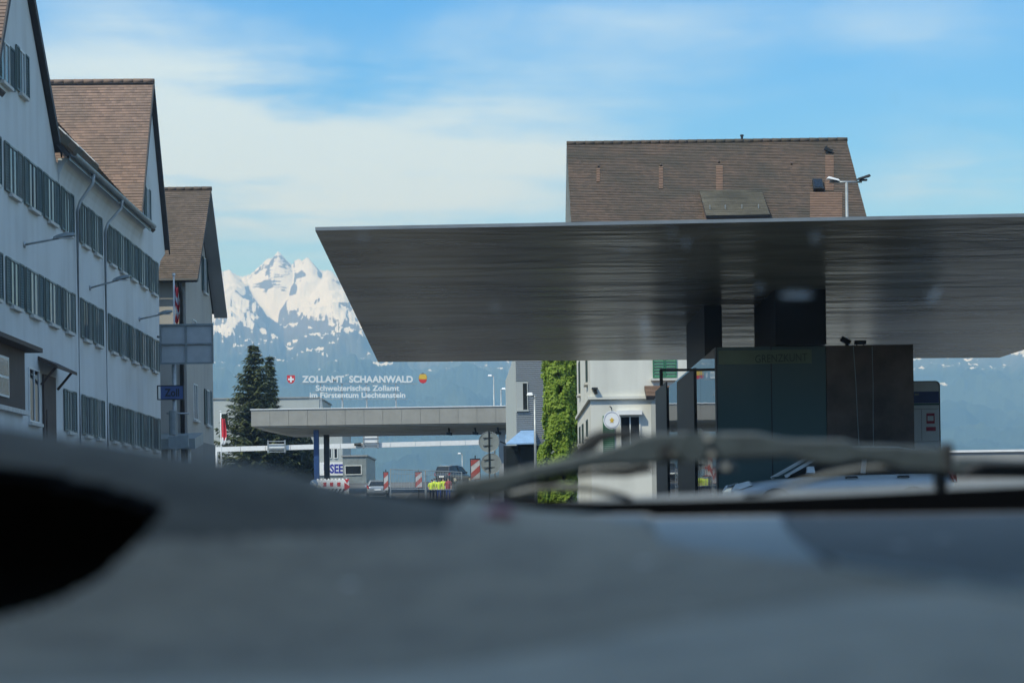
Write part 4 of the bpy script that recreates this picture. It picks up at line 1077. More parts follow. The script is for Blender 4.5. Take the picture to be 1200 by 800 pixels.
# ------------------------------------------------------------------ cars
def car(name, loc, rz, paint, label, group, suv=False, rails=False):
    rt = empty(name, loc, label, 'car', group, rz)
    h = 1.66 if suv else 1.43; L = 4.4; W = .90; bl = .98 if suv else .92
    # stations along length (front = -x): x, z_low, z_top(body shoulder), half width
    st = [(-2.2,.34,.62,.62),(-2.12,.25,.72,.74),(-1.8,.22,.80,.84),(-1.2,.20,bl-.06,.89),(-.6,.20,bl,W),(0,.20,bl,W),(.8,.20,bl+.02,W),(1.5,.22,bl+.04,.89),(2.0,.26,bl+.04,.82),(2.15,.34,bl,.74),(2.2,.42,.80,.66)]
    mb = MB(); ring = 10
    for x, zl, zt, w in st:
        pr = [(-w*.86, zl), (-w*.98, zl+.12), (-w, (zl+zt)/2), (-w*.97, zt-.06), (-w*.84, zt), (w*.84, zt), (w*.97, zt-.06), (w, (zl+zt)/2), (w*.98, zl+.12), (w*.86, zl)]
        mb.v += [(x, y, z) for y, z in pr]
    for i in range(len(st)-1):
        for k in range(ring): mb.f.append((i*ring+k, i*ring+(k+1) % ring, (i+1)*ring+(k+1) % ring, (i+1)*ring+k))
    mb.f.append(tuple(range(ring))); mb.f.append(tuple((len(st)-1)*ring+k for k in range(ring))[::-1])
    def localbuild(mb, nm, m, par, smooth=True, bevel=0):
        me = bpy.data.meshes.new(nm); me.from_pydata(mb.v, [], mb.f); me.materials.append(m)
        bm = bmesh.new(); bm.from_mesh(me); bmesh.ops.recalc_face_normals(bm, faces=bm.faces[:]); bm.to_mesh(me); bm.free()
        for p in me.polygons: p.use_smooth = smooth
        o = bpy.data.objects.new(nm, me); COL.objects.link(o); o.parent = par
        return o
    body = localbuild(mb, 'body', paint, rt); ss = body.modifiers.new('s', 'SUBSURF'); ss.levels = 1; ss.render_levels = 2
    # greenhouse (glass) and roof skin
    gs = [(-1.15,bl-.04,.80),(-.35,h-.10,.62),(.2,h-.01,.60),(1.1,h-.03,.59),(1.75,h-.14,.56),(2.05,bl+.03,.72)] if not suv else [(-1.05,bl-.04,.80),(-.4,h-.10,.66),(.2,h-.01,.64),(1.2,h-.02,.64),(1.85,h-.10,.62),(2.1,bl+.05,.74)]
    mb = MB(); n = len(gs)
    for x, z, w in gs: mb.v += [(x, -w, z), (x, w, z), (x*1.0, -.82, bl-.02), (x, .82, bl-.02)]
    for i in range(n-1):
        a, b = i*4, (i+1)*4
        mb.f += [(a, a+1, b+1, b), (a, b, b+2, a+2), (a+1, a+3, b+3, b+1)]
    mb.f += [(0, 2, 3, 1), ((n-1)*4, (n-1)*4+1, (n-1)*4+3, (n-1)*4+2)]
    gl = localbuild(mb, 'windows', M['pane_dark'], rt, smooth=False); gl.name = 'glass'
    mb = MB()
    for i in range(1, n-2):
        (x0, z0, w0), (x1, z1, w1) = gs[i], gs[i+1]
        mb.hexa([(x0,-w0,z0+.002),(x1,-w1,z1+.002),(x1,w1,z1+.002),(x0,w0,z0+.002),(x0,-w0*.94,z0+.04),(x1,-w1*.94,z1+.04),(x1,w1*.94,z1+.04),(x0,w0*.94,z0+.04)])
    for sg in (-1, 1):
        for (xa, za, wa), (xb, zb, wb) in ((gs[0], gs[1]), (gs[n-2], gs[n-1])): mb.bar((xa, sg*(wa+.005), za), (xb, sg*(wb+.005), zb), .06, .06)
        for xb in (.35,): mb.bar((xb, sg*.83, bl), (xb+.1, sg*.615 if not suv else sg*.655, h-.03), .09, .05)
    localbuild(mb, 'roof', paint, rt, False)
    if rails:
        for sg in (-1, 1):
            mb = MB(); mb.tube([(-.3, sg*.60, h+.02), (-.2, sg*.60, h+.09), (1.3, sg*.60, h+.09), (1.4, sg*.60, h+.02)], .022, 6); localbuild(mb, 'roof_rail', M['chrome'], rt)
    for x in (-1.35, 1.30):
        for sg in (-1, 1):
            mb = MB(); mb.disc((x, sg*.80, .33), (0,1,0), .33, .22, 24); w = localbuild(mb, 'wheel', M['tyre'], rt, False)
            mb = MB(); mb.disc((x, sg*.905, .33), (0,1,0), .21, .02, 16)
            for k in range(5): a = k*1.2566; mb.bar((x, sg*.915, .33), (x+.2*math.cos(a), sg*.915, .33+.2*math.sin(a)), .03, .05)
            localbuild(mb, 'rim', M['chrome'], w, False)
    for sg in (-1, 1):
        mb = MB(); c = [(-2.16, .60, .62), (-2.02, .76, .64), (-1.80, .84, .72), (-1.86, .80, .80), (-2.08, .62, .745)]
        mb.prism([(x-.015, sg*(y+.02), z) for x, y, z in c], (.04, -sg*.05, 0)); localbuild(mb, 'headlight', M['lamp_clear'], rt, False)
        mb = MB(); mb.prism([(2.19, sg*.66, .72), (2.10, sg*.80, .74), (1.96, sg*.87, .98), (2.14, sg*.76, 1.0)], (.03, sg*.02, 0)); localbuild(mb, 'tail_light', M['lamp_red'], rt, False)
        for x in (.0, 1.0):
            mb = MB(); mb.tube([(x, sg*(W+.0), bl-.08), (x+.03, sg*(W+.045), bl-.07), (x+.19, sg*(W+.045), bl-.07), (x+.22, sg*(W+.0), bl-.08)], .018, 6); localbuild(mb, 'door_handle', M['steel_dark'], rt)
        mb = MB(); mb.hexa([(-.78, sg*.90, bl-.0), (-.62, sg*.90, bl-.0), (-.62, sg*1.04, bl+.02), (-.78, sg*1.04, bl+.02), (-.76, sg*.90, bl+.13), (-.64, sg*.90, bl+.13), (-.64, sg*1.03, bl+.14), (-.76, sg*1.03, bl+.14)]); localbuild(mb, 'mirror', paint, rt, False)
    mb = MB(); mb.hexa([(2.215,-.26,.58),(2.24,-.26,.58),(2.24,.26,.58),(2.215,.26,.58),(2.205,-.26,.70),(2.23,-.26,.70),(2.23,.26,.70),(2.205,.26,.70)]); localbuild(mb, 'number_plate', M['white'], rt, False)
    return rt
p = at(442.5, 570, 153); car('parked_car', (p.x, 153, gz(153)), R(-90)+R(4), M['car_silver'], 'silver hatchback seen from behind beside the grey low building', None)
p = at(532, 560, 176); car('parked_car', (p.x, 176, gz(176)), R(-90)-R(30), M['car_dark'], 'dark estate car with bright roof rails behind the people in vests', None, True, True)
car('parked_car', (6.40, 37.0, gz(37)-.02), R(2), M['car_white'], 'white car side on behind the wiper, in front of the dark glass kiosk', None)

# ================================================================== centre right: sheet clad building, lamps
def clad_building():
    Yf, Yb = 106.0, 132.0; g = gz(Yf)
    a = at(604, 413, Yf); zt = a.z; xb = at(592.5, 460, Yb).x; xr = at(690, 460, Yf).x
    rt = empty('clad_building', ((a.x+xr)/2, Yf, g), 'grey building in horizontal ribbed sheet with one window, behind the columnar tree', 'building')
    ztb = at(592.5, 446, Yb).z
    mb = MB(); mb.hexa([(a.x, Yf+.04, g), (xr, Yf+.04, g), (xr, Yb, g), (xb, Yb, g), (a.x, Yf+.04, zt), (xr, Yf+.04, zt), (xr, Yb, ztb), (xb, Yb, ztb)]); mb.build('wall', M['blue_grey_wall'], rt)
    w0, w1 = at(604.8, 448, Yf), at(619, 480, Yf)
    mb = MB(); zb = at(620, 520, Yf).z; h = .115; z = zb
    while z < zt:
        segs = [(a.x, xr)] if (z+h < w1.z-.02 or z > w0.z+.02) else [(w1.x+.02, xr)]
        for x0, x1 in segs:
            mb.hexa([(x0,Yf+.03,z),(x1,Yf+.03,z),(x1,Yf+.035,z),(x0,Yf+.035,z),(x0,Yf-.02,z+h*.45),(x1,Yf-.02,z+h*.45),(x1,Yf+.035,z+h*.45),(x0,Yf+.035,z+h*.45)])
            mb.hexa([(x0,Yf-.02,z+h*.45),(x1,Yf-.02,z+h*.45),(x1,Yf+.035,z+h*.45),(x0,Yf+.035,z+h*.45),(x0,Yf+.025,z+h*.72),(x1,Yf+.025,z+h*.72),(x1,Yf+.035,z+h*.72),(x0,Yf+.035,z+h*.72)])
        z += h
    mb.build('cladding', M['cladding'], rt)
    mb = MB(); t = .06
    mb.box(w0.x, w1.x+.03, Yf-.12, Yf+.03, w1.z-.09, w1.z); mb.box(w1.x-.05, w1.x+.0, Yf-.05, Yf+.03, w1.z+.002, w0.z); mb.box(w0.x, w0.x+.38, Yf-.02, Yf+.03, w1.z+.002, w0.z); mb.box(w0.x+.38, w1.x-.05, Yf-.05, Yf+.03, w0.z-.06, w0.z)
    o = mb.build('window', M['blue_grey_wall'], rt)
    mb = MB(); mb.box(w0.x+.38, w1.x-.05, Yf+.0, Yf+.025, w1.z+.002, w0.z-.06); mb.build('pane', M['pane_dark'], o)
    mb = MB(); q = lambda x, y, Y: at(x, y, Y)
    mb.hexa([q(592,521,Yf-2), q(627,520,Yf-2), q(628,520,Yf-.03), q(600,520.5,Yf-.03), q(592.5,519.5,Yf-2), q(627,518.5,Yf-2), q(627,504,Yf-.03), q(611,504,Yf-.03)]); mb.build('awning', M['awning'], rt)
    mb = MB(); s0, s1 = at(590, 522, Yf-.5), at(634, 550, Yf-.5); mb.box(s0.x, s1.x, Yf-.5, Yf-.0, g, s0.z); mb.build('shopfront', M['steel_dark'], rt)
    mb = MB(); mb.box(s0.x+.15, s0.x+.8, Yf-.53, Yf-.503, g+.3, s0.z-.15); mb.box(s0.x+.95, s1.x-.2, Yf-.53, Yf-.503, g+.3, s0.z-.15); mb.build('shop_pane', M['pane_dark'], rt)
clad_building()
def lamp_post(x, y_top, Y, arm_px, label, mast=.05):
    g = gz(Y); t = at(x, y_top, Y); e = at(x+arm_px, y_top, Y)
    rt = empty('lamp_post', (t.x, Y, g), label, 'street lamp', 'street lamps around the customs post')
    mb = MB(); mb.tube([(t.x, Y, g), (t.x, Y, t.z)], [mast*1.5, mast], 10); mb.tube([(t.x, Y, t.z-.03), (e.x, Y, t.z+.02)], mast*.8, 8); mb.build('post', M['steel'], rt, smooth=True)
    mb = MB(); d = 1 if arm_px > 0 else -1; w = abs(e.x-t.x)*.9+.15
    mb.hexa([(e.x-w*.55, Y-.16, t.z-.02),(e.x+w*.4,Y-.16,t.z-.02),(e.x+w*.4,Y+.16,t.z-.02),(e.x-w*.55,Y+.16,t.z-.02),(e.x-w*.4,Y-.09,t.z+.13),(e.x+w*.28,Y-.09,t.z+.13),(e.x+w*.28,Y+.09,t.z+.13),(e.x-w*.4,Y+.09,t.z+.13)]); mb.build('lamp_head', M['white'], rt, bevel=.03)
lamp_post(626.5, 463, 92, -5, 'grey lamp post in front of the ribbed sheet building')
lamp_post(578.5, 440.5, 175, -4, 'thin lamp post rising behind the right end of the customs roof')
lamp_post(587, 456, 168, 3.5, 'lamp post just left of the ribbed sheet building')
lamp_post(541.5, 531.5, 230, -3, 'tiny distant lamp post above the dark estate car')

# ================================================================== white house on the right
def white_house():
    Yr = 77.0; pl = at(664, 169, Yr); pr = at(992, 163.5, Yr); zr = pl.z
    xl, xr = pl.x, pr.x; sl = .93; W = 7.0
    Yn, Yf_ = Yr-W-.45, Yr+W+.45; ze = zr-(Yr-Yn)*sl
    xw0, xw1 = at(692, 460, Yr-W).x, xr-.45; g = gz(68)-.5
    rt = empty('white_house', ((xw0+xw1)/2, Yr, g), 'cream white house with green shutters and a big weathered tile roof', 'house')
    zt = zr-.3
    mb = MB(); prof = [(Yr-W, g), (Yr+W, g), (Yr+W, zr-W*sl-.22), (Yr, zr-.25), (Yr-W, zr-W*sl-.22)]
    mb.prism([(xw0, y, z) for y, z in prof], (xw1-xw0, 0, 0)); mb.build('wall', M['white_sun'], rt)
    xl = pl.x
    tile_roof('roof', M['tile_mixed'], rt, (xl, Yn, ze), (xr, Yn, ze), (xr, Yr, zr), (xl, Yr, zr), course=.115, under=M['frame_white'])
    tile_roof('roof', M['tile_mixed'], rt, (xr, Yf_, ze), (xl, Yf_, ze), (xl, Yr, zr), (xr, Yr, zr), course=.115, under=M['frame_white'])
    mb = MB(); ridge_tiles(mb, (xl, Yr, zr+.02), (xr, Yr, zr+.02), .10, .38); mb.build('ridge', M['tile_mixed'], rt, smooth=True)
    nrm = Vector((0, -sl, 1)).normalized(); dn = Vector((0, -1, -sl)).normalized()
    def onroof(x, y, lift=0.0):
        u, v = uv_px(x, y)   # z = zr - (Yr-Y)*sl ; z = CZ + v*Y/F
        Y = (zr-Yr*sl-CZ)/(v/F-sl); return Vector((u*Y/F, Y, CZ+v*Y/F))+nrm*lift
    def patch(x0, x1, y0, y1, m, lift, name='replaced_tiles'):
        a, b, c, d = onroof(x0, y1, lift), onroof(x1, y1, lift), onroof(x1, y0, lift), onroof(x0, y0, lift)
        mb = MB(); n = max(2, int((a-d).length/.115))
        for i in range(n):
            p, q = a.lerp(d, i/n), b.lerp(c, i/n); p2, q2 = a.lerp(d, (i+1)/n), b.lerp(c, (i+1)/n)
            Wd = (b-a).length
            mb.add([p+nrm*.02, q+nrm*.02, q2, p2, p-nrm*.04, q-nrm*.04], [(0,1,2,3),(4,5,1,0)], [[(0,i+.1),(Wd,i+.1),(Wd,i+.9),(0,i+.9)], [(0,i+.1)]*2+[(Wd,i+.1)]*2])
        mb.build(name, m, rt, fixn=False)
    # verge boards
    mb = MB()
    for xx in (xl, xr-.08):
        for Ye in (Yn, Yf_): mb.hexa([(xx,Ye,ze-.22),(xx+.08,Ye,ze-.22),(xx+.08,Yr,zr-.22),(xx,Yr,zr-.22),(xx,Ye,ze+.0),(xx+.08,Ye,ze+.0),(xx+.08,Yr,zr+.0),(xx,Yr,zr+.0)])
    mb.build('verge_board', M['frame_white'], rt)
    # streaks where rain off metal keeps the tiles clean
    patch(949, 987, 226, 262, M['tile_clean'], .030); patch(967, 977, 183, 224, M['tile_clean'], .030); patch(772, 777, 196, 222, M['tile_clean'], .030); patch(839, 847, 195, 224, M['tile_clean'], .030); patch(699, 703, 198, 214, M['tile_clean'], .030)
    for x, y in ((701,195),(774,194),(842,190),(927,192)):
        p = onroof(x, y); mb = MB(); mb.tube([p, p+nrm*.07], .035, 6); mb.tube([p+nrm*.07, p+nrm*.05+dn*.10], .04, 6); mb.build('roof_vent', M['tile_mixed'], rt)
    # roof window
    a, b, c, d = onroof(953, 225, .03), onroof(965, 225, .03), onroof(963, 213.5, .03), onroof(951.5, 213.5, .03)
    mb = MB(); mb.prism([a, b, c, d], nrm*.14); o = mb.build('roof_window', M['steel_dark'], rt)
    mid = (a+b+c+d)/4; mb = MB(); mb.prism([mid+(q-mid)*.78+nrm*.145 for q in (a,b,c,d)], nrm*.01); mb.build('pane', M['pane_dark'], o)
    p = onroof(969, 181); mb = MB(); mb.tube([p, p+Vector((0,0,.35))], .03, 6); mb.bar(p+Vector((-.1,0,.25)), p+Vector((.22,0,.12)), .12, .12); mb.build('roof_bracket', M['steel_dark'], rt)
    p = Vector((at(869.5, 165, Yr).x, Yr, zr)); mb = MB(); mb.tube([p+Vector((0,0,-.1)), p+Vector((0,0,.25))], .05, 8); mb.tube([p+Vector((0,0,.22)), p+Vector((0,0,.28))], .075, 8); mb.build('vent_pipe', M['steel_dark'], rt)
    # shed dormer
    t0, t1 = onroof(816, 223), onroof(889, 222)
    dsl = .58; Yd = t0.y
    x0, x1 = t0.x+.12, t1.x+.10
    while True:                                  # run the shallower slope down until its eave is where the photo shows it
        Yd -= .02; zd = t0.z-(t0.y-Yd)*dsl
        if (zd-CZ)*F/Yd < 608-258+2: break
    tile_roof('dormer_roof', M['tile_grey'], rt, (x0, Yd, zd), (x1, Yd, zd), (x1, t0.y, t0.z), (x0, t0.y, t0.z), course=.115, thick=.10)
    mb = MB(); zroof = zr-(Yr-Yd)*sl
    mb.prism([(x0+.05, Yd+.25, zroof+.1), (x0+.05, Yd+.25, zd+.0), (x0+.05, t0.y-.05, t0.z-.13)], (x1-x0-.1, 0, 0)); mb.build('dormer_cheek', M['tile_clean'], rt)
    for x in (832, 850, 869.5, 889):
        u = uv_px(x, 248)[0]; Y_ = t0.y-(t0.y-Yd)*.78; p = Vector((u*Y_/F, Y_, t0.z-(t0.y-Y_)*dsl+.03))
        mb = MB(); mb.tube([p, p+Vector((0,0,.16))], .014, 6); mb.tube([p+Vector((0,0,.16)), p+Vector((0,.22,.10))], .012, 5); mb.build('snow_guard', M['steel'], rt)
    # front: string course, shutters, windows, porch roof
    Yw = Yr-W
    P = lambda s, z, o: Vector((s, Yw-o, z))
    def wq(x, y): v = at(x, y, Yw); return v.x, v.z
    mb = MB(); a, b = wq(691, 464), wq(770, 467); mb.box(xw0-.10, xw1+.05, Yw-.12, Yw-.003, b[1]-.0, b[1]+.11); mb.box(xw0-.10, xw0-.003, Yw-.003, Yr+W, b[1], b[1]+.11); mb.build('string_course', M['white_sun'], rt)
    # upper shutter pair
    x0, z0 = wq(765, 443); x1, _ = wq(793, 443)
    zt = z0+1.65
    for k, (sa, sb) in enumerate(((x0, (x0+x1)/2-.01), ((x0+x1)/2+.01, x1))):
        mb = MB(); t = .04
        mb.box(sa, sa+t, Yw-.05, Yw-.004, z0, zt); mb.box(sb-t, sb, Yw-.05, Yw-.004, z0, zt); mb.box(sa+t, sb-t, Yw-.05, Yw-.004, zt-.05, zt); mb.box(sa+t, sb-t, Yw-.05, Yw-.004, z0, z0+.05)
        for i in range(14):
            za = z0+.05+i*(zt-z0-.1)/14; mb.hexa([(sa+t,Yw-.05,za),(sb-t,Yw-.05,za),(sb-t,Yw-.042,za),(sa+t,Yw-.042,za),(sa+t,Yw-.02,za+.065),(sb-t,Yw-.02,za+.065),(sb-t,Yw-.012,za+.065),(sa+t,Yw-.012,za+.065)])
        mb.build('shutter', M['shutter_green'], rt)
    mb = MB(); mb.box(x0-.08, x1+.08, Yw-.16, Yw-.004, z0-.10, z0-.02); mb.build('sill', M['sill'], rt)
    # ground floor window pair, awning over it and shutter beside
    x0, z1 = wq(726, 487); x1, z0 = wq(751, 531)
    o = window_unit(rt, P, x0, x1, z0, z1, shutters=False, m_pane=M['pane_dark'])
    x0, z1 = wq(707.5, 487); x1, z0 = wq(719, 531); mb = MB()
    for i in range(20):
        za = z0+i*(z1-z0)/20; mb.hexa([(x0,Yw-.05,za),(x1,Yw-.05,za),(x1,Yw-.042,za),(x0,Yw-.042,za),(x0,Yw-.02,za+.06),(x1,Yw-.02,za+.06),(x1,Yw-.012,za+.06),(x0,Yw-.012,za+.06)])
    mb.box(x0-.04, x0-.002, Yw-.06, Yw-.004, z0, z1); mb.box(x1+.002, x1+.04, Yw-.06, Yw-.004, z0, z1); mb.build('shutter', M['shutter_green'], rt)
    mb = MB(); a = wq(722, 481); b = wq(752, 486); mb.box(a[0], b[0], Yw-.25, Yw-.004, b[1], a[1]); mb.build('awning_box', M['white'], rt)
    a = wq(755, 452); b = wq(800, 464)
    tile_roof('porch_roof', M['tile_clean'], rt, (a[0], Yw-1.0, b[1]-.05), (b[0], Yw-1.0, b[1]-.05), (b[0], Yw-.02, a[1]), (a[0], Yw-.02, a[1]), course=.12)
    # lamp box on the corner
    p = wq(697, 456); mb = MB(); mb.box(p[0]-.12, p[0]+.10, Yw-.30, Yw-.03, p[1]-.02, p[1]+.05); mb.bar((p[0], Yw-.15, p[1]-.02), (p[0]+.05, Yw-.02, p[1]-.16), .10, .08); mb.build('wall_lamp', M['steel_dark'], rt)
    # narrow windows in the left wall
    PL = lambda s, z, o: Vector((xw0-o, s, z))
    def YL(x, y): return xw0*F/uv_px(x, y)[0]
    for x, y0, y1 in ((688, 420, 449), (679.5, 424, 462), (688.5, 492, 512), (683.5, 497, 520), (680, 500, 520)):
        Y = YL(x, (y0+y1)/2); mb = MB(); za, zb = CZ+uv_px(x, y1)[1]*Y/F, CZ+uv_px(x, y0)[1]*Y/F
        window_unit(rt, PL, Y-.55, Y+.55, za, zb, shutters=False, m_pane=M['pane_dark'], m_frame=M['shutter_dark'])
    return Yw
WHY = white_house()
def crest_sign():
    Y = WHY-.75; c = at(717, 492, Y)
    rt = empty('crest_sign', (c.x, WHY, c.z), 'white oval sign with a small gold crest on the cream house', 'sign')
    mb = MB(); n = 32; pts = [(c.x+.315*math.cos(k*6.2832/n), Y, c.z+.335*math.sin(k*6.2832/n)) for k in range(n)]; mb.prism(pts, (0, .04, 0)); o = mb.build('plate', M['white'], rt)
    mb = MB(); pts = [(c.x+.27*math.cos(k*6.2832/n), Y-.006, c.z+.29*math.sin(k*6.2832/n)) for k in range(n+1)]; mb.tube(pts, .006, 5, caps=False); mb.build('ring', M['blue_sign'], o)
    mb = MB(); mb.prism([(c.x-0.093,Y-.01,c.z+0.027),(c.x-0.040,Y-.01,c.z+0.040),(c.x,Y-.01,c.z+0.106),(c.x+0.040,Y-.01,c.z+0.040),(c.x+0.093,Y-.01,c.z+0.027),(c.x+0.047,Y-.01,c.z-0.040),(c.x+0.060,Y-.01,c.z-0.106),(c.x,Y-.01,c.z-0.073),(c.x-0.060,Y-.01,c.z-0.106),(c.x-0.047,Y-.01,c.z-0.040)], (0,.007,0)); cr = mb.build('crest', M['gold'], rt)
    mb = MB(); mb.tube([(c.x, Y+.02, c.z+.32), (c.x, Y+.02, c.z+.45), (c.x-.02, WHY-.01, c.z+.55)], .018, 6); mb.build('bracket', M['steel_dark'], rt)
crest_sign()

# ================================================================== kiosk with the broad flat roof
def kiosk():
    hS = 0
    def pl(x, y, h):  # point on the level plane z = h seen at x,y
        u, v = uv_px(x, y); Y = (h-CZ)*F/v; return Vector((u*Y/F, Y, h))
    H = 5.80
    nl, fl, fr = pl(369.5, 270.5, H), pl(443, 424, H), pl(1171, 419, H)
    nr0 = pl(1200, 254.5, H); k = 6.0
    d = (nr0-nl); nr = nl+d*((fr.x+.25-nl.x)/d.x)
    fr2 = pl(1200, 409, H); 
    cen = (nl+fl+fr+nr)/4
    rt = empty('border_kiosk', (6.0, 42, gz(42)), 'dark glass kiosk under a broad flat grey roof', 'kiosk')
    mb = MB(); up = Vector((0,0,1))
    mid = .42
    # soffit sheet
    mb.add([nl, nr, fr, fl], [(0,1,2,3)]); so = mb.build('soffit', M['soffit'], rt, fixn=False)
    mb = MB(); th = .055
    mb.prism([nl+up*.004, nr+up*.004, fr+up*.004, fl+up*.004], (0,0,th)); mb.build('roof_edge', M['roof_edge'], rt)
    mb = MB(); q = [cen+(p_-cen)*.99+up*(th+.006) for p_ in (nl, nr, fr, fl)]; q2 = [cen+(p_-cen)*.6+up*(th+.10) for p_ in (nl, nr, fr, fl)]; mb.hexa(q+q2); mb.build('roof', M['zinc'], rt)
    # core meeting the soffit
    Yf = 38.6; g = gz(40)-.1
    a = at(838.5, 405.5, Yf); b = at(968, 404.5, Yf); c = at(1070, 404.5, Yf); ztop = (a.z+c.z)/2
    Yb = Yf+18.0
    cx0, cx1 = at(908, 370, Yf-.25).x, at(967.5, 370, Yf-.25).x
    mb = MB(); mb.box(cx0, cx1, Yf-.3, Yf+3.0, ztop+.003, H-.003); mb.build('core', M['black_core'], rt)
    k0, k1 = at(816, 400, Yf+4).x, at(838, 400, Yf+4).x
    mb = MB(); mb.box(k0+.02, k1-.02, Yf+2.4, Yf+6.6, ztop+.003, H-.003); mb.build('pillar', M['black_core'], rt)
    # frame & floor & roof plate of the glass box
    x0, x1, x2 = a.x, b.x, c.x
    mb = MB(); mb.box(x0+.02, x2, Yf+.02, Yb, ztop-.10, ztop); mb.box(x0+.02, x2, Yf+.02, Yb, g, g+.12); mb.build('frame', M['steel_dark'], rt)
    # front glass panes
    xm = at(904, 450, Yf).x
    for p0, p1 in ((x0+.03, xm-.012), (xm+.012, x1-.01)):
        mb = MB(); mb.box(p0, p1, Yf, Yf+.018, g+.12, ztop-.004); mb.build('front_pane', M['front_glass'], rt)
    mb = MB(); mb.box(xm-.01, xm+.01, Yf-.005, Yf+.05, g, ztop-.006); mb.box(x0, x0+.028, Yf-.01, Yf+.2, g, ztop-.002); mb.build('mullion', M['steel_dark'], rt)
    # lettering band on the glass
    zb0, zb1 = at(900, 426, Yf).z, at(900, 410, Yf).z
    mb = MB(); mb.box(x0+.06, x1-.3, Yf-.006, Yf-.002, zb0, zb1); mb.build('sign_band', mat('dark_olive_film', (.125,.17,.10), .3, .3, 1.0), rt)
    lettering('lettering', 'GRENZKUNT', at(885, 425, Yf-.007), at(946, 422.5, Yf-.007), .165, mat('sign_letter', (.065,.09,.06), .6, spec=.1), rt, .006, .005)
    # brown clad right block with two cables
    mb = MB(); mb.box(x1+.0, x2, Yf-.006, Yb, g, ztop-.003); mb.build('cladding', M['kiosk_brown'], rt)
    mb = MB()
    for xa, xb in ((1000, 1008), (1022, 1024)):
        p, q = at(xa, 406, Yf-.02), at(xb, 545, Yf-.02); mb.tube([p, p.lerp(q, .3)+Vector((.01,0,0)), p.lerp(q, .6), q], .008, 5)
    mb.build('cable', M['panel_grey'], rt)
    # long reflecting side wall towards the road
    n = 6
    for i in range(n):
        y0, y1 = Yf+.2+(Yb-Yf-.2)*i/n, Yf+.2+(Yb-Yf-.2)*(i+1)/n
        mb = MB(); mb.box(x0-.0, x0+.018, y0+.01, y1-.01, g+.12, ztop-.004); mb.build('side_pane', M['kiosk_glass'], rt)
    mb = MB(); mb.box(x0+.1, x2-.1, Yb-.2, Yb, g+.12, ztop-.1); mb.build('rear_wall', M['steel_dark'], rt)
    # portal of dark posts beside the glass wall
    Yp = 41.9
    def glassY(x): return x0*F/(uv_px(x, 470)[0])
    mb = MB(); mb.box(x0-.035, x0-.003, glassY(815), glassY(795), g, at(815, 431, glassY(815)).z); mb.box(x0-.035, x0-.003, glassY(782.5), glassY(769.5), g, at(782, 447, glassY(782.5)).z)
    mb.build('dark_door_panel', M['steel_dark'], rt)
    mb = MB(); p, q = at(773, 433.5, Yp-.1), at(838, 433, Yp-.1); mb.bar(p, Vector((x0, p.y, q.z)), .05, .055); s = at(775.5, 452, Yp-.1); mb.box(p.x, p.x+.07, Yp-.13, Yp-.05, s.z, p.z); mb.build('portal_beam', M['steel_dark'], rt)
    return Yf, ztop
KY, KZ = kiosk()
def kiosk_camera():
    Y = KY+.4; p = at(992, 402, Y)
    rt = empty('security_camera', (p.x, Y, KZ), 'small dark security camera on the kiosk roof', 'camera')
    mb = MB(); mb.tube([(p.x, Y, KZ), (p.x, Y, KZ+.09)], .026, 6); mb.tube([(p.x-.11, Y, KZ+.18), (p.x+.07, Y, KZ+.08)], .06, 10); mb.build('body', M['steel_dark'], rt)
    rt2 = empty('junction_box', (p.x+.29, Y, KZ), 'small dark box beside the camera on the kiosk roof', 'box')
    mb = MB(); mb.box(p.x+.17, p.x+.40, Y-.07, Y+.07, KZ+.05, KZ+.13); mb.build('housing', M['steel_dark'], rt2, bevel=.01)
    mb = MB(); mb.box(p.x+.20, p.x+.22, Y-.02, Y+.02, KZ, KZ+.05); mb.box(p.x+.34, p.x+.36, Y-.02, Y+.02, KZ, KZ+.05); mb.build('foot', M['steel_dark'], rt2)
kiosk_camera()

def twin_lamp():
    Y = 62.0; g = gz(Y); t = at(992, 214, Y)
    rt = empty('floodlight_mast', (t.x, Y, g), 'slim mast with two floodlights rising above the flat kiosk roof', 'floodlight')
    mb = MB(); mb.tube([(t.x, Y, g), (t.x, Y, t.z)], [.075, .045], 10); mb.tube([at(974, 213.5, Y), at(1010, 213.2, Y)], .033, 8); mb.build('mast', M['steel'], rt, smooth=True)
    for (xa, ya, xb, yb, m, tl) in ((969, 208.5, 984, 212, M['white'], -.05), (1003, 206, 1020, 210.5, M['steel_dark'], .06)):
        a, b = at(xa, (ya+yb)/2, Y), at(xb, (ya+yb)/2, Y)
        mb = MB(); mb.hexa([a+Vector((0,-.14,-.04-tl)), b+Vector((0,-.14,-.03+tl)), b+Vector((0,.14,-.02+tl)), a+Vector((0,.14,-.03-tl)), a+Vector((.05,-.12,.03-tl)), b+Vector((-.05,-.12,.04+tl)), b+Vector((-.05,.12,.05+tl)), a+Vector((.05,.12,.04-tl))]); mb.build('lamp_head', m, rt, bevel=.012)
        mb = MB(); c = (a+b)/2; mb.tube([c+Vector((0,0,-.04)), c+Vector((0,0,-.1))], .02, 6); mb.hexa([c+Vector((-.13,-.1,-.10)), c+Vector((.13,-.1,-.10)), c+Vector((.13,.1,-.10)), c+Vector((-.13,.1,-.10)), c+Vector((-.11,-.08,-.055)), c+Vector((.11,-.08,-.055)), c+Vector((.11,.08,-.055)), c+Vector((-.11,.08,-.055))]); mb.build('lamp_base', M['steel_dark'], rt)
twin_lamp()

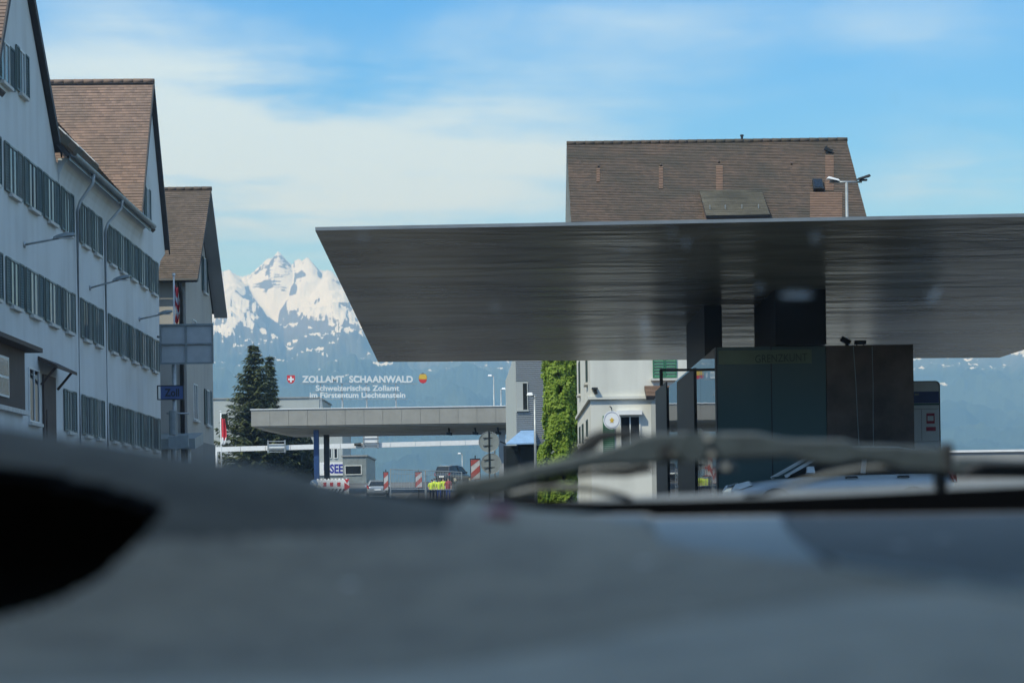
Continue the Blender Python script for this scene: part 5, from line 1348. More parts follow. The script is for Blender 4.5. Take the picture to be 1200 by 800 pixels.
def pylon():
    Y = 48.0; g = gz(Y); a, b = at(1062, 446.5, Y), at(1101.5, 446.5, Y); zt = a.z; bx = b.x
    w = 1.40; ax = bx-w; r = .12
    rt = empty('info_pylon', ((ax+bx)/2, Y, g), 'tall white sign board with blue band and red symbol beside the kiosk', 'sign')
    pts = [(ax, g), (bx, g)]+[(bx-r+r*math.cos(t*math.pi/12), zt-r+r*math.sin(t*math.pi/12)) for t in range(7)]+[(ax+r-r*math.cos((6-t)*math.pi/12), zt-r+r*math.sin((6-t)*math.pi/12)) for t in range(7)]
    cx, cz = (ax+bx)/2, (zt+g)/2
    mb = MB(); mb.prism([(x, Y, z) for x, z in pts], (0, .16, 0)); mb.build('casing', M['steel_dark'], rt)
    mb = MB(); mb.prism([(cx+(x-cx)*.955, Y-.006, cz+(z-cz)*.985) for x, z in pts], (0, .005, 0)); fa = mb.build('face', mat('pale_grey_sign_face', (.78, .80, .78), .4, .05, 2.0), rt)
    z = lambda y: at(1090, y, Y).z
    x = lambda px: at(px, 480, Y).x
    mb = MB(); mb.box(ax+.035, bx-.035, Y-.012, Y-.008, z(472), z(458.5)); mb.build('blue_band', M['blue_sign'], fa)
    mb = MB(); mb.box(ax+.035, bx-.035, Y-.012, Y-.008, z(474.5), z(472.3)); mb.build('green_band', mat('dark_green_band', (.03,.12,.10), .5), fa)
    mb = MB(); mb.box(x(1072), x(1077), Y-.016, Y-.0125, z(463), z(460.5)); mb.box(ax+.1, x(1099), Y-.010, Y-.008, z(479.3), z(478.8)); mb.box(ax+.1, bx-.06, Y-.010, Y-.008, z(517.3), z(516.8)); mb.box(x(1079.5), x(1080), Y-.010, Y-.008, z(516), z(480)); mb.build('rule', M['panel_grey'], fa)
    mb = MB()
    mb.box(x(1085.5), x(1095), Y-.012, Y-.008, z(487), z(484)); mb.box(x(1085.5), x(1095), Y-.012, Y-.008, z(496), z(493)); mb.box(x(1085.5), x(1086.7), Y-.012, Y-.008, z(493), z(487)); mb.box(x(1093.8), x(1095), Y-.012, Y-.008, z(493), z(487))
    mb.box(x(1085), x(1096.2), Y-.012, Y-.008, z(504.7), z(500)); mb.build('red_symbol', mat('crimson_print', (.42,.035,.07), .5), fa)
pylon()

def low_wall():
    Y = 64.0; a = at(1100, 527, Y); b = at(1420, 524, Y); g = gz(Y)
    rt = empty('concrete_wall', ((a.x+b.x)/2, Y, g), 'grey wall with a white coping right of the sign board', 'wall')
    zt = at(1160, 527.5, Y).z
    mb = MB(); mb.box(a.x, b.x, Y, Y+.25, g-.2, zt-.06); mb.build('wall', M['concrete'], rt)
    mb = MB(); mb.box(a.x-.05, b.x+.05, Y-.06, Y+.31, zt-.057, zt+.02); mb.build('coping', M['white'], rt)
low_wall()

# ================================================================== our own car: dashboard, windscreen, wiper
def own_car():
    rt = empty('car', (0, 0.6, 0), 'car the view is taken from, with dark grey dashboard, wipers and windscreen', 'car')
    # ---- dashboard as a height field
    def P(Y): return 1.2008-.030*(1.08-Y)
    crest = [(0,519),(60,529),(120,538),(200,552),(250,559),(300,565),(340,571),(375,580),(408,585.5),(430,588),(470,591.5),(500,594),(545,598),(620,604),(760,612)]
    cw = []
    for x, y in crest: q = at(x, y, .75); cw.append((q.x, q.z))
    def zc(X):
        if X < cw[0][0]: return cw[0][1]+(cw[0][0]-X)*.10
        for (xa, za), (xb, zb) in zip(cw, cw[1:]):
            if X <= xb: return za+(zb-za)*(X-xa)/(xb-xa)
        return -9
    cr = [(0.0,1.03),(.036,.80),(.0957,.547),(.1156,.424),(.13,.30)]
    def crease_x(Y):
        if Y >= cr[0][1]: return -.02-(Y-cr[0][1])*.8
        for (xa, ya), (xb, yb) in zip(cr, cr[1:]):
            if Y >= yb: return xa+(xb-xa)*(ya-Y)/(ya-yb)
        return cr[-1][0]
    def sm(a, b, t): t = min(1, max(0, (t-a)/(b-a))); return t*t*(3-2*t)
    def Hh(X, Y):
        z = P(Y)
        s = crease_x(Y)-X                       # left of / nearer than the crease
        if s > 0: z -= .019*sm(0, .16, s)*sm(1.08, .45, Y)+.0018*sm(0, .008, s)*sm(1.02, .7, Y)
        zz = zc(X*.75/Y if Y > .75 else X)
        if zz > z-.05:
            w = sm(.50, .735, Y)*(1-.75*sm(.78, 1.06, Y))
            hz = zz-P(.75)+.019*sm(0, .16, crease_x(.75)-X)
            z += max(0, hz)*w
        if Y > .75 and X*.75/Y < -.02:
            z = min(z, CZ+(zc(X*.75/Y)-CZ)*Y/.75-.0035*sm(.75, .9, Y))
        if Y > 1.06: z -= (Y-1.06)*.6
        return z
    xs = [-.75+.025*i for i in range(18)]+[-.30+.0014*i for i in range(157)]+[-.08+.004*i for i in range(95)]+[.30+.025*i for i in range(19)]
    ys = [.20+.012*i for i in range(16)]+[.392+.0045*i for i in range(153)]
    hole = [(-80,540),(0,545),(60,553),(120,567),(165,580),(196,592),(186,606),(170,625),(148,650),(118,676),(80,698),(40,713),(0,724),(-80,738)]
    def inside(x, y):
        c = False; n = len(hole)
        for i in range(n):
            (x1, y1), (x2, y2) = hole[i], hole[i-1]
            if (y1 > y) != (y2 > y) and x < (x2-x1)*(y-y1)/(y2-y1)+x1: c = not c
        return c
    def proj(X, Y, Z):
        u, v = X*F/Y, (Z-CZ)*F/Y
        dx, dy = u*_c-v*_s, v*_c+u*_s
        return PX+dx, PY-dy
    mb = MB(); nx = len(xs)
    for Y in ys:
        for X in xs: mb.v.append((X, Y, Hh(X, Y)))
    for j in range(len(ys)-1):
        for i in range(nx-1):
            X, Y = (xs[i]+xs[i+1])/2, (ys[j]+ys[j+1])/2
            px, py = proj(X, Y, Hh(X, Y))
            if X < -.05 and Y < .76 and inside(max(px, -70), py): continue
            z0_ = P(Y); hh = Hh(X, Y)-z0_
            if Y < .455+.012*math.sin(X*9+1): mb.mi[len(mb.f)] = 3  # nearest strip of the dash gets a lighter colour
            elif Y > .61+.02*math.sin(X*30) and hh > .0078 and X < -.025: mb.mi[len(mb.f)] = 4  # hood faces: the shade of this band is put into the colour
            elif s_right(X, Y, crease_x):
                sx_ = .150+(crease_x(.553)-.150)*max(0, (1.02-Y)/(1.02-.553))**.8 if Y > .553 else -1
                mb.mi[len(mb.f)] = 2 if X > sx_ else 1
            mb.f.append((j*nx+i, j*nx+i+1, (j+1)*nx+i+1, (j+1)*nx+i))
    def dashmat(name, c, rough, gr):
        m, nt, b = newmat(name); L = nt.links.new; b.inputs['Roughness'].default_value = rough; b.inputs['Specular IOR Level'].default_value = .5 if c[0] > .2 else .2
        tc = nt.nodes.new('ShaderNodeTexCoord')
        n = nt.nodes.new('ShaderNodeTexNoise'); n.inputs['Scale'].default_value = 34; n.inputs['Detail'].default_value = 6; n.inputs['Roughness'].default_value = .7; L(tc.outputs['Object'], n.inputs['Vector'])
        rp = nt.nodes.new('ShaderNodeValToRGB'); rp.color_ramp.elements[0].position = .3; rp.color_ramp.elements[1].position = .72
        rp.color_ramp.elements[0].color = (*[q*.72 for q in c], 1); rp.color_ramp.elements[1].color = (*[q*1.28 for q in c], 1); L(n.outputs['Fac'], rp.inputs['Fac'])
        # grains of dust and crumbs lying on the plastic
        v = nt.nodes.new('ShaderNodeTexVoronoi'); v.inputs['Scale'].default_value = 42; v.inputs['Randomness'].default_value = 1.0; L(tc.outputs['Object'], v.inputs['Vector'])
        lt = nt.nodes.new('ShaderNodeMath'); lt.operation = 'LESS_THAN'; lt.inputs[1].default_value = .12; L(v.outputs['Distance'], lt.inputs[0])
        sp = nt.nodes.new('ShaderNodeSeparateXYZ'); L(v.outputs['Color'], sp.inputs[0])
        gt = nt.nodes.new('ShaderNodeMath'); gt.operation = 'GREATER_THAN'; gt.inputs[1].default_value = .74; L(sp.outputs['X'], gt.inputs[0])
        mu = nt.nodes.new('ShaderNodeMath'); mu.operation = 'MULTIPLY'; L(lt.outputs[0], mu.inputs[0]); L(gt.outputs[0], mu.inputs[1])
        mx = nt.nodes.new('ShaderNodeMix'); mx.data_type = 'RGBA'; mx.inputs['B'].default_value = (.92, .86, .76, 1); L(mu.outputs[0], mx.inputs['Factor']); L(rp.outputs['Color'], mx.inputs['A'])
        L(mx.outputs['Result'], b.inputs['Base Color'])
        n2 = nt.nodes.new('ShaderNodeTexVoronoi'); n2.inputs['Scale'].default_value = 900; L(tc.outputs['Object'], n2.inputs['Vector'])
        bp = nt.nodes.new('ShaderNodeBump'); bp.inputs['Strength'].default_value = gr; bp.inputs['Distance'].default_value = .0006; L(n2.outputs['Distance'], bp.inputs['Height']); L(bp.outputs['Normal'], b.inputs['Normal'])
        return m
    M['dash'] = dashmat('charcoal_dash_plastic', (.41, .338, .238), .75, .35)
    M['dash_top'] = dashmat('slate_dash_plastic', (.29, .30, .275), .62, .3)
    M['dash_hood_shade'] = dashmat('shaded_hood_plastic', (.165, .145, .11), .8, .35); M['dash_lid'] = dashmat('dark_slate_dash_plastic', (.11, .10, .085), .65, .3); M['dash_near'] = dashmat('lighter_near_dash', (.60, .53, .41), .7, .3)
    d = mb.build('dashboard', [M['dash'], M['dash_top'], M['dash_lid'], M['dash_near'], M['dash_hood_shade']], rt, smooth=True, fixn=False)
    # seam of the passenger airbag lid, along and across the crease
    pts = [Vector((x, y, Hh(x, y)+.0006)) for x, y in [(crease_x(Yq)+.001, Yq) for Yq in [.553-.012*k for k in range(14)]]]
    mb = MB(); mb.tube(pts, .0012, 6); mb.build('trim_strip', M['panel_grey'], d, smooth=True)
    q = [at(x, y, 1.0) for x, y in ((930, 607), (965, 640), (986, 660))]
    pts = []
    for t in range(8):
        s = t/7; X = .150+(crease_x(.553)-.150)*s**.8; Yq = 1.02+(.553-1.02)*s; pts.append(Vector((X, Yq, Hh(X, Yq)+.0004)))
    mb = MB(); mb.tube(pts, .0008, 6); mb.build('seam', M['steel_dark'], d, smooth=True)
    # instrument recess below the hood
    mb = MB(); bx0, bx1, by0, by1, bz0, bz1 = -.75, -.085, .30, .95, 1.00, 1.165
    mb.add([(bx0,by0,bz0),(bx1,by0,bz0),(bx1,by1,bz0),(bx0,by1,bz0),(bx0,by0,1.13),(bx1,by0,1.13),(bx1,by1,1.175),(bx0,by1,1.185)], [(0,1,2,3),(0,4,5,1),(1,5,6,2),(3,7,4,0)])
    bxs = [x for x in xs if bx0 <= x <= bx1+.003]
    for xa, xb in zip(bxs, bxs[1:]): mb.add([(xa, .93, 1.0), (xb, .93, 1.0), (xb, .93, Hh(xb, .93)-.003), (xa, .93, Hh(xa, .93)-.003)], [(0,1,2,3)])
    for j in range(len(ys)-1):                # lining under the hood, the far side of the opening
        for i in range(nx-1):
            X, Y = (xs[i]+xs[i+1])/2, (ys[j]+ys[j+1])/2
            if not (-.74 < X < -.0855 and .60 < Y < .96): continue
            if Y < .80:
                px, py = proj(X, Y, Hh(X, Y))
                if Y < .76 and inside(max(px, -70), py-2): continue
            mb.add([(a_, b_, Hh(a_, b_)-.004) for a_, b_ in ((xs[i], ys[j]), (xs[i+1], ys[j]), (xs[i+1], ys[j+1]), (xs[i], ys[j+1]))], [(0,1,2,3)])
    mb.build('instrument_recess', mat('matt_black_plastic', (.008,.008,.009), .9, .2, 8), rt, fixn=False)
    mb = MB(); mb.box(-.75, .75, .10, .20, .7, Hh(0, .2)-.01); mb.build('dashboard_front', M['dash'], rt)
    # small red lens by the glass
    c = at(585, 600, .72); mb = MB(); n1, n2 = 8, 20
    for j in range(n1+1):
        t = j/n1*math.pi/2
        for i in range(n2): a = i/n2*6.2832; mb.v.append((c.x+.0068*math.cos(t)*math.cos(a), c.y+.0068*math.cos(t)*math.sin(a), c.z-.002+.0048*math.sin(t)))
    for j in range(n1):
        for i in range(n2): mb.f.append((j*n2+i, j*n2+(i+1) % n2, (j+1)*n2+(i+1) % n2, (j+1)*n2+i))
    mb.build('sensor_lens', mat('dusty_red_lens', (.42,.15,.16), .3, .15, 60), rt, smooth=True)
    # ---- windscreen
    def ws(X, t, off=0.0):                      # t 0 at the base, 1 at the top; bowed forward in the middle
        bow = .05*(1-(X/.72)**2)
        return Vector((X, 1.105-.335*t+bow+off*.5, 1.192+.418*t+off*.87))
    def wmat():
        m = bpy.data.materials.new('windscreen_glass'); m.use_nodes = True; nt = m.node_tree; nt.nodes.clear(); L = nt.links.new
        o = nt.nodes.new('ShaderNodeOutputMaterial'); t = nt.nodes.new('ShaderNodeBsdfTransparent'); t.inputs['Color'].default_value = (.86, .962, 1.0, 1)
        gl = nt.nodes.new('ShaderNodeBsdfGlossy'); gl.inputs['Roughness'].default_value = .0
        df = nt.nodes.new('ShaderNodeBsdfDiffuse'); df.inputs['Color'].default_value = (.7, .75, .78, 1)
        fr = nt.nodes.new('ShaderNodeFresnel'); fr.inputs['IOR'].default_value = 1.25
        m1 = nt.nodes.new('ShaderNodeMixShader'); L(fr.outputs[0], m1.inputs[0]); L(t.outputs[0], m1.inputs[1]); L(gl.outputs[0], m1.inputs[2])
        tc = nt.nodes.new('ShaderNodeTexCoord'); n = nt.nodes.new('ShaderNodeTexNoise'); n.inputs['Scale'].default_value = 14; n.inputs['Detail'].default_value = 6; L(tc.outputs['Object'], n.inputs['Vector'])
        rp = nt.nodes.new('ShaderNodeMapRange'); rp.inputs['From Min'].default_value = .3; rp.inputs['From Max'].default_value = .75; rp.inputs['To Min'].default_value = .004; rp.inputs['To Max'].default_value = .022; L(n.outputs['Fac'], rp.inputs['Value'])
        m2 = nt.nodes.new('ShaderNodeMixShader'); L(rp.outputs[0], m2.inputs[0]); L(m1.outputs[0], m2.inputs[1]); L(df.outputs[0], m2.inputs[2])
        L(m2.outputs[0], o.inputs['Surface']); return m
    mb = MB(); nX, nT = 24, 10
    for j in range(nT+1):
        for i in range(nX+1): mb.v.append(tuple(ws(-.72+1.44*i/nX, j/nT)))
    for j in range(nT):
        for i in range(nX): a = j*(nX+1)+i; mb.f.append((a, a+1, a+nX+2, a+nX+1))
    w = mb.build('windscreen', wmat(), rt, smooth=True, fixn=False)
    # black printed border along the base
    def hit(x, y):                              # where the sight line meets the glass
        u, v = uv_px(x, y); lo, hi = 0.0, 1.0
        for _ in range(40):
            t = (lo+hi)/2
            Yt = 1.105-.335*t+.05
            X = u*Yt/F; p_ = ws(X, t)
            if p_.z < CZ+v*p_.y/F: lo = t
            else: hi = t
        return p_, t
    top = [(-200,566),(200,572),(430,577),(520,580),(620,585.5),(700,587.5),(800,586),(900,583),(1000,579),(1100,574),(1200,569),(1320,563),(1500,556)]
    mb = MB()
    for (xa, ya), (xb, yb) in zip(top, top[1:]):
        pa, _ = hit(xa, ya); pb, _ = hit(xb, yb)
        mb.prism([(pa.x, pa.y-.002, pa.z), (pb.x, pb.y-.002, pb.z), (pb.x, 1.165-.05*(pb.x/.72)**2, 1.17), (pa.x, 1.165-.05*(pa.x/.72)**2, 1.17)], (0, -.0012, 0))
    mb.build('border_print', mat('black_ceramic_print', (.006,.006,.006), .6, .1, 20), w)
    # dirt smears on the glass
    def smat(a_, nm):
        m = bpy.data.materials.new(nm); m.use_nodes = True; nt = m.node_tree; nt.nodes.clear(); L = nt.links.new
        o = nt.nodes.new('ShaderNodeOutputMaterial'); t = nt.nodes.new('ShaderNodeBsdfTransparent'); df = nt.nodes.new('ShaderNodeBsdfTranslucent'); df.inputs['Color'].default_value = (.80,.88,.92,1)
        mx = nt.nodes.new('ShaderNodeMixShader'); mx.inputs[0].default_value = a_; L(t.outputs[0], mx.inputs[1]); L(df.outputs[0], mx.inputs[2]); L(mx.outputs[0], o.inputs['Surface']); return m
    SM = smat(.085, 'dried_water_smear'); FA = smat(.04, 'faint_dust_smear'); rnd = random.Random(5)
    for (x, y, rx, ry, an) in ((756,383,4,10,.15),(758,404,3,6,-.1),(1094,345,4,11,-.6),(932,346,22,4,0),(731,293,3,6,0),(890,337,5,6,0),(955,278,5,8,.2),(805,285,4,6,0),(1047,115,3,6,.1),(640,155,3,4,0),(1116,146,3,4,0),(788,272,3,5,0),(425,277,4,6,0),(580,360,4,5,0)):
        c, t = hit(x, y); k = c.y/F; mb = MB(); pts = []
        for i in range(12):
            a = i/12*6.2832; r = rnd.uniform(.75, 1.15); dx, dz = rx*k*r*math.cos(a), ry*k*r*math.sin(a)
            dx, dz = dx*math.cos(an)-dz*math.sin(an), dx*math.sin(an)+dz*math.cos(an)
            pts.append(c+Vector((dx, -dz*.84+.002, dz)))
        mb.prism(pts, (0, .0004, .0004)); mb.build('smear', SM if (x, y) in ((756,383),(758,404),(1094,345),(932,346)) else FA, w)
    # ---- roof, pillars' header and bonnet
    mb = MB(); mb.hexa([(-.60,.79,1.612),(.60,.79,1.612),(.60,-1.2,1.63),(-.60,-1.2,1.63),(-.58,.765,1.65),(.58,.765,1.65),(.56,-1.2,1.68),(-.56,-1.2,1.68)]); mb.build('roof', M['car_dark'], rt, bevel=.02)
    mb = MB(); cols = [(-.8,.99),(-.4,1.03),(0,1.05),(.4,1.03),(.8,.99)]
    for y, dz in ((1.42, .10), (1.8, .06), (2.3, -.02), (2.45, -.25)):
        for x, z in cols: mb.v.append((x, y, z+dz))
    for j in range(3):
        for i in range(4): mb.f.append((j*5+i, j*5+i+1, (j+1)*5+i+1, (j+1)*5+i))
    o = mb.build('bonnet', M['car_dark'], rt, smooth=True, fixn=False); so = o.modifiers.new('t', 'SOLIDIFY'); so.thickness = .01
    # ---- cowl strip lit along the base of the glass
    cb = [(560,596),(690,590.5),(800,584),(900,580.5),(1000,577),(1100,572),(1200,566),(1400,553)]
    mb = MB(); Yq = 1.30
    for (xa, ya), (xb, yb) in zip(cb, cb[1:]):
        a, b = at(xa, ya-5.5, Yq), at(xb, yb-5.5, Yq); a2, b2 = at(xa, ya+9, Yq-.03), at(xb, yb+9, Yq-.03)
        mb.add([a, b, b2, a2, a+Vector((0,.10,-.003)), b+Vector((0,.10,-.003))], [(0,1,2,3),(0,4,5,1)])
    o = mb.build('cowl', mat('light_grey_cowl', (.16,.165,.155), .5, .15, 30), rt, fixn=False)
    # ---- wipers
    wp = MB(); Yw = 1.19
    def traced(outline, Y, depth, name, m, par, bev=.0022):
        mb = MB(); mb.prism([at(x, y, Y) for x, y in outline], (0, depth, 0)); return mb.build(name, m, par, bevel=bev, smooth=False)
    PALE = mat('pale_glint', (.30,.31,.30), .5, .2, 200)  # pale discs stand in for glints on the wiper arm
    WM = mat('weathered_black_plastic', (.050,.066,.073), .45, .25, 60, .2, 300)
    WD = mat('black_rubber', (.016,.018,.020), .6, .25, 60)
    arm = traced([(530,563),(560,558),(588,553),(620,545),(655,538),(690,530),(722,521),(747,511),(769,507),(800,505.5),(830,506.5),(860,506),(888,506),(911,512),(930,514),(953,514),(990,514),(1007,520),(1036,520.5),(1072,522),(1109,525),(1116,521),
                  (1117,553),(1100,554),(1058,552),(1041,545),(1020,542),(1002,541),(985,546),(962,544),(945,541),(931,535),(900,536),(860,538),(810,541),(764,544),(730,545),(696,547),(656,555),(625,562),(606,569),(590,580),(530,581)], Yw, .016, 'wiper', WM, rt)
    for o_ in (traced([(664,534),(676,521),(690,508),(704,503),(735,502.5),(760,507),(742,512.5),(720,514.5),(706,519),(699,527),(682,532)], Yw+.02, .012, 'link', WD, arm),
               traced([(888,577),(930,565),(973,552),(1005,546),(1036,544),(1050,546),(1048,550),(1010,552),(976,559),(940,568),(892,581),(876,583),(870,578)], Yw+.035, .010, 'blade', mat('grey_blade_strip', (.16,.17,.165), .5, .2, 40), arm),
               traced([(594,577),(633,567),(665,566),(690,568),(720,574),(745,583),(738,587),(690,576),(640,575),(600,582)], Yw+.03, .010, 'blade', mat('grey_blade_strip', (.17,.18,.175), .5, .2, 40), arm),
               traced([(612,566),(656,556),(700,549),(760,545),(772,552),(735,558),(700,557),(664,561),(650,568),(628,569)], Yw+.012, .010, 'bracket', WD, arm),
               traced([(1097,553),(1111,553),(1112,574),(1098,574)], Yw+.01, .012, 'clip', WD, arm),
               traced([(836,543),(862,541),(866,552),(838,553)], Yw+.022, .010, 'clip', mat('pale_clip', (.22,.22,.21), .5), arm),
               traced([(1106,518),(1118,518),(1119,556),(1108,556)], Yw-.003, .02, 'end_cap', WD, arm)): pass
    for x, y, r, m in ((780,529.5,.0045,WD),(811,524,.0095,WM),(829,514,.0022,PALE),(833,532,.0022,PALE),(786.5,532.5,.0018,PALE),(850,547,.0022,PALE)):
        c = at(x, y, Yw-.004); mb = MB(); mb.disc(c, (0,1,0), r, .01, 16); mb.build('bolt_and_glint', m, arm, smooth=False)
    arm2 = traced([(1119,536),(1150,536),(1180,538),(1240,540),(1400,541),(1400,560),(1240,558),(1200,556),(1150,556),(1119,556)], Yw+.05, .014, 'wiper', WM, rt)
    traced([(1128,556),(1136,546),(1152,541),(1200,541),(1300,543),(1300,549),(1200,547),(1156,547),(1144,552),(1138,557)], Yw+.04, .010, 'link', WD, arm2)
    traced([(1119,553),(1400,556),(1400,562),(1119,559)], Yw+.06, .010, 'blade', WD, arm2)

def s_right(X, Y, crease_x):
    return X > crease_x(Y) and Y > .25
own_car()

# ================================================================== light, sky, air
SUN_AZ_VEC = Vector((-.70, -.714, 0)).normalized()   # towards the sun, seen from above
EL = R(50)
sun = bpy.data.lights.new('sun', 'SUN'); so = bpy.data.objects.new('sun', sun); COL.objects.link(so)
sun.energy = 2.6; sun.angle = R(.55); sun.color = (1.0, .955, .88)
dirv = Vector((SUN_AZ_VEC.x*math.cos(EL), SUN_AZ_VEC.y*math.cos(EL), math.sin(EL)))
so.rotation_euler = (-dirv).to_track_quat('-Z', 'Y').to_euler()

w = bpy.data.worlds.new('World'); sc.world = w; w.use_nodes = True
nt = w.node_tree; L = nt.links.new; nt.nodes.clear()
out = nt.nodes.new('ShaderNodeOutputWorld'); bg = nt.nodes.new('ShaderNodeBackground'); L(bg.outputs[0], out.inputs['Surface'])
sky = nt.nodes.new('ShaderNodeTexSky'); sky.sky_type = 'NISHITA'; sky.sun_disc = False; sky.sun_elevation = EL
sky.sun_rotation = math.atan2(SUN_AZ_VEC.x, SUN_AZ_VEC.y); sky.altitude = 450; sky.air_density = 1.0; sky.dust_density = .1; sky.ozone_density = 2.2
bg.inputs['Strength'].default_value = .15
tc = nt.nodes.new('ShaderNodeTexCoord'); sp = nt.nodes.new('ShaderNodeSeparateXYZ'); L(tc.outputs['Generated'], sp.inputs[0])
def ma(op, a, b=None, c=None):
    n = nt.nodes.new('ShaderNodeMath'); n.operation = op
    for i, q in enumerate((a, b, c)):
        if q is None: continue
        if isinstance(q, (int, float)): n.inputs[i].default_value = q
        else: L(q, n.inputs[i])
    return n.outputs[0]
# thin cloud sheet high above: sky direction met with a level layer
zc_ = ma('MAXIMUM', sp.outputs['Z'], .02)
cx = ma('DIVIDE', sp.outputs['X'], zc_); cy = ma('DIVIDE', sp.outputs['Y'], zc_)
cb = nt.nodes.new('ShaderNodeCombineXYZ'); L(cx, cb.inputs[0]); L(cy, cb.inputs[1])
def cn(scale, det, stretch, rot, loc=(0,0,0), dist=0.0, rough=.55):
    mp = nt.nodes.new('ShaderNodeMapping'); mp.inputs['Scale'].default_value = stretch; mp.inputs['Rotation'].default_value = (0,0,rot); mp.inputs['Location'].default_value = loc
    L(cb.outputs[0], mp.inputs['Vector']); n = nt.nodes.new('ShaderNodeTexNoise'); n.inputs['Scale'].default_value = scale; n.inputs['Detail'].default_value = det; n.inputs['Distortion'].default_value = dist; n.inputs['Roughness'].default_value = rough
    L(mp.outputs['Vector'], n.inputs['Vector']); return n.outputs['Fac']
n1 = cn(.9, 9, (1.0, .40, 1), R(20), (2.1, .4, 0), .4)
n2 = cn(2.4, 8, (.55, .8, 1), R(-35), (0, 5, 0), .3)
# bank of cloud to the left of the street axis, clearer to the right
bank = ma('MULTIPLY', ma('ADD', ma('MULTIPLY', cx, -1.0), .25), .16)
# the bank hangs in a belt between about 8 and 15 degrees up
def bump(v, c, wd):
    d_ = ma('DIVIDE', ma('SUBTRACT', v, c), wd); return ma('POWER', 2.71828, ma('MULTIPLY', ma('MULTIPLY', d_, d_), -1.0))
az = ma('DIVIDE', sp.outputs['X'], ma('MAXIMUM', sp.outputs['Y'], .05)); elv = ma('DIVIDE', sp.outputs['Z'], ma('MAXIMUM', sp.outputs['Y'], .05))
b1 = ma('MULTIPLY', bump(az, -.105, .16), bump(elv, .196, .048))
b2 = ma('MULTIPLY', bump(az, -.21, .09), bump(elv, .235, .05))
b3 = ma('MULTIPLY', bump(az, .13, .22), bump(elv, .262, .022))
b4 = ma('MULTIPLY', bump(az, .24, .06), bump(elv, .185, .03))
den = ma('ADD', ma('ADD', ma('MULTIPLY', b1, 1.0), ma('MULTIPLY', b2, .65)), ma('ADD', ma('MULTIPLY', b3, .34), ma('MULTIPLY', b4, .40)))
nz = ma('ADD', ma('MULTIPLY', ma('SUBTRACT', n1, .5), 2.4), ma('MULTIPLY', ma('SUBTRACT', n2, .5), 1.5))
# unseen cloud added high up and behind the street, for whiter fill light
hi = nt.nodes.new('ShaderNodeMapRange'); hi.interpolation_type = 'SMOOTHSTEP'; hi.inputs['From Min'].default_value = .30; hi.inputs['From Max'].default_value = .55; hi.inputs['To Max'].default_value = .44; L(sp.outputs['Z'], hi.inputs['Value'])
bk = nt.nodes.new('ShaderNodeMapRange'); bk.interpolation_type = 'SMOOTHSTEP'; bk.inputs['From Min'].default_value = .75; bk.inputs['From Max'].default_value = .3; bk.inputs['To Max'].default_value = .36; L(sp.outputs['Y'], bk.inputs['Value'])
den = ma('ADD', den, ma('MAXIMUM', hi.outputs['Result'], bk.outputs['Result']))
fac_ = ma('ADD', ma('MULTIPLY', den, ma('ADD', 1.0, nz)), ma('MULTIPLY', nz, .16))
mr = nt.nodes.new('ShaderNodeMapRange'); mr.interpolation_type = 'SMOOTHSTEP'; mr.inputs['From Min'].default_value = .04; mr.inputs['From Max'].default_value = .80; mr.inputs['To Max'].default_value = .93
L(fac_, mr.inputs['Value'])
mx = nt.nodes.new('ShaderNodeMix'); mx.data_type = 'RGBA'; mx.inputs['B'].default_value = (3.35, 4.05, 4.75, 1)
L(mr.outputs['Result'], mx.inputs['Factor']); hs = nt.nodes.new('ShaderNodeHueSaturation'); hs.inputs['Hue'].default_value = .514; hs.inputs['Saturation'].default_value = 1.52; hs.inputs['Value'].default_value = .97; L(sky.outputs[0], hs.inputs['Color']); L(hs.outputs[0], mx.inputs['A']); L(mx.outputs['Result'], bg.inputs['Color'])

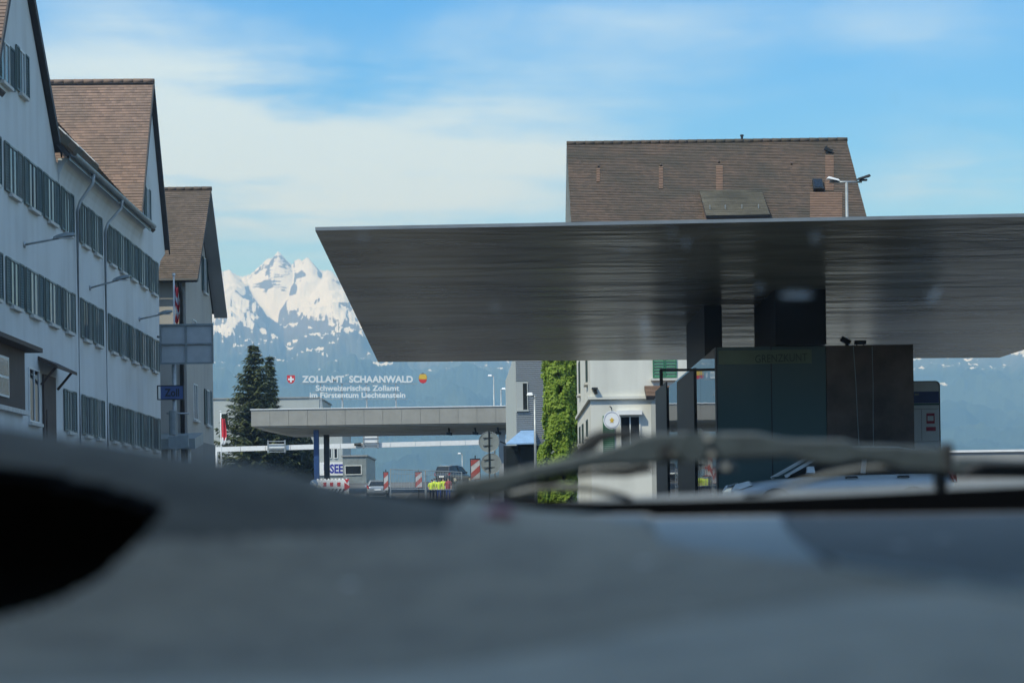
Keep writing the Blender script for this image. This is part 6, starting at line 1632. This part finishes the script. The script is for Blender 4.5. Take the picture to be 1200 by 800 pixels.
# wooded hill added out of view behind, to darken the kiosk glass reflections
def unseen_hill():
    mb = MB(); xs = [-3000+150*i for i in range(41)]
    for x in xs:
        t = 90+60*math.sin(x/700)+25*mnoise.noise(Vector((x/200, 0, 0)))
        for y, z in ((-260, -1), (-330, t*.35), (-430, t*.8), (-560, t), (-700, t*.4)): mb.v.append((x, y+20*mnoise.noise(Vector((x/90, z/30, 0))), z+(6*mnoise.noise(Vector((x/40, y/40, 1))) if z > 0 else 0)))
    for i in range(40):
        for j in range(4): mb.f.append((i*5+j, (i+1)*5+j, (i+1)*5+j+1, i*5+j+1))
    mb.build('unseen_hill', mat('unseen_wooded_hill', (.03, .045, .022), 1.0, .5, .02, .6, .08), kind='structure', smooth=True)
unseen_hill()

# air: one closed box of even haze
def haze():
    mb = MB(); mb.box(-9500, 9500, -900, 12800, -1.5, 1420)
    m = bpy.data.materials.new('haze_air'); m.use_nodes = True; t = m.node_tree; t.nodes.clear()
    o = t.nodes.new('ShaderNodeOutputMaterial'); v = t.nodes.new('ShaderNodeVolumePrincipled'); v.inputs['Color'].default_value = (.26, .55, 1.0, 1); v.inputs['Absorption Color'].default_value = (1, 1, 1, 1); v.inputs['Density'].default_value = 2.0e-4; v.inputs['Anisotropy'].default_value = 0.0
    t.links.new(v.outputs[0], o.inputs['Volume'])
    return mb.build('haze', m, kind='stuff')
haze()

# ================================================================== camera and render settings
cam = bpy.data.cameras.new('camera'); co = bpy.data.objects.new('camera', cam); COL.objects.link(co); sc.camera = co
co.matrix_world = Matrix.Translation((0, 0, CZ)) @ Matrix.Rotation(ROLL, 4, 'Y') @ Matrix.Rotation(R(90), 4, 'X')
cam.sensor_width = 36; cam.lens = F/1200*36; cam.shift_y = (PY-400)/1200; cam.shift_x = 0
cam.clip_start = .05; cam.clip_end = 40000
cam.dof.use_dof = True; cam.dof.focus_distance = 75; cam.dof.aperture_fstop = 9.2
sc.view_settings.view_transform = 'Standard'; sc.view_settings.look = 'None'; sc.view_settings.exposure = 0.84; sc.view_settings.gamma = 1
sc.render.engine = 'CYCLES'; sc.cycles.use_denoising = True
sc.cycles.max_bounces = 8; sc.cycles.diffuse_bounces = 3; sc.cycles.glossy_bounces = 4; sc.cycles.volume_bounces = 0; sc.cycles.transparent_max_bounces = 12
sc.cycles.caustics_reflective = False; sc.cycles.caustics_refractive = False
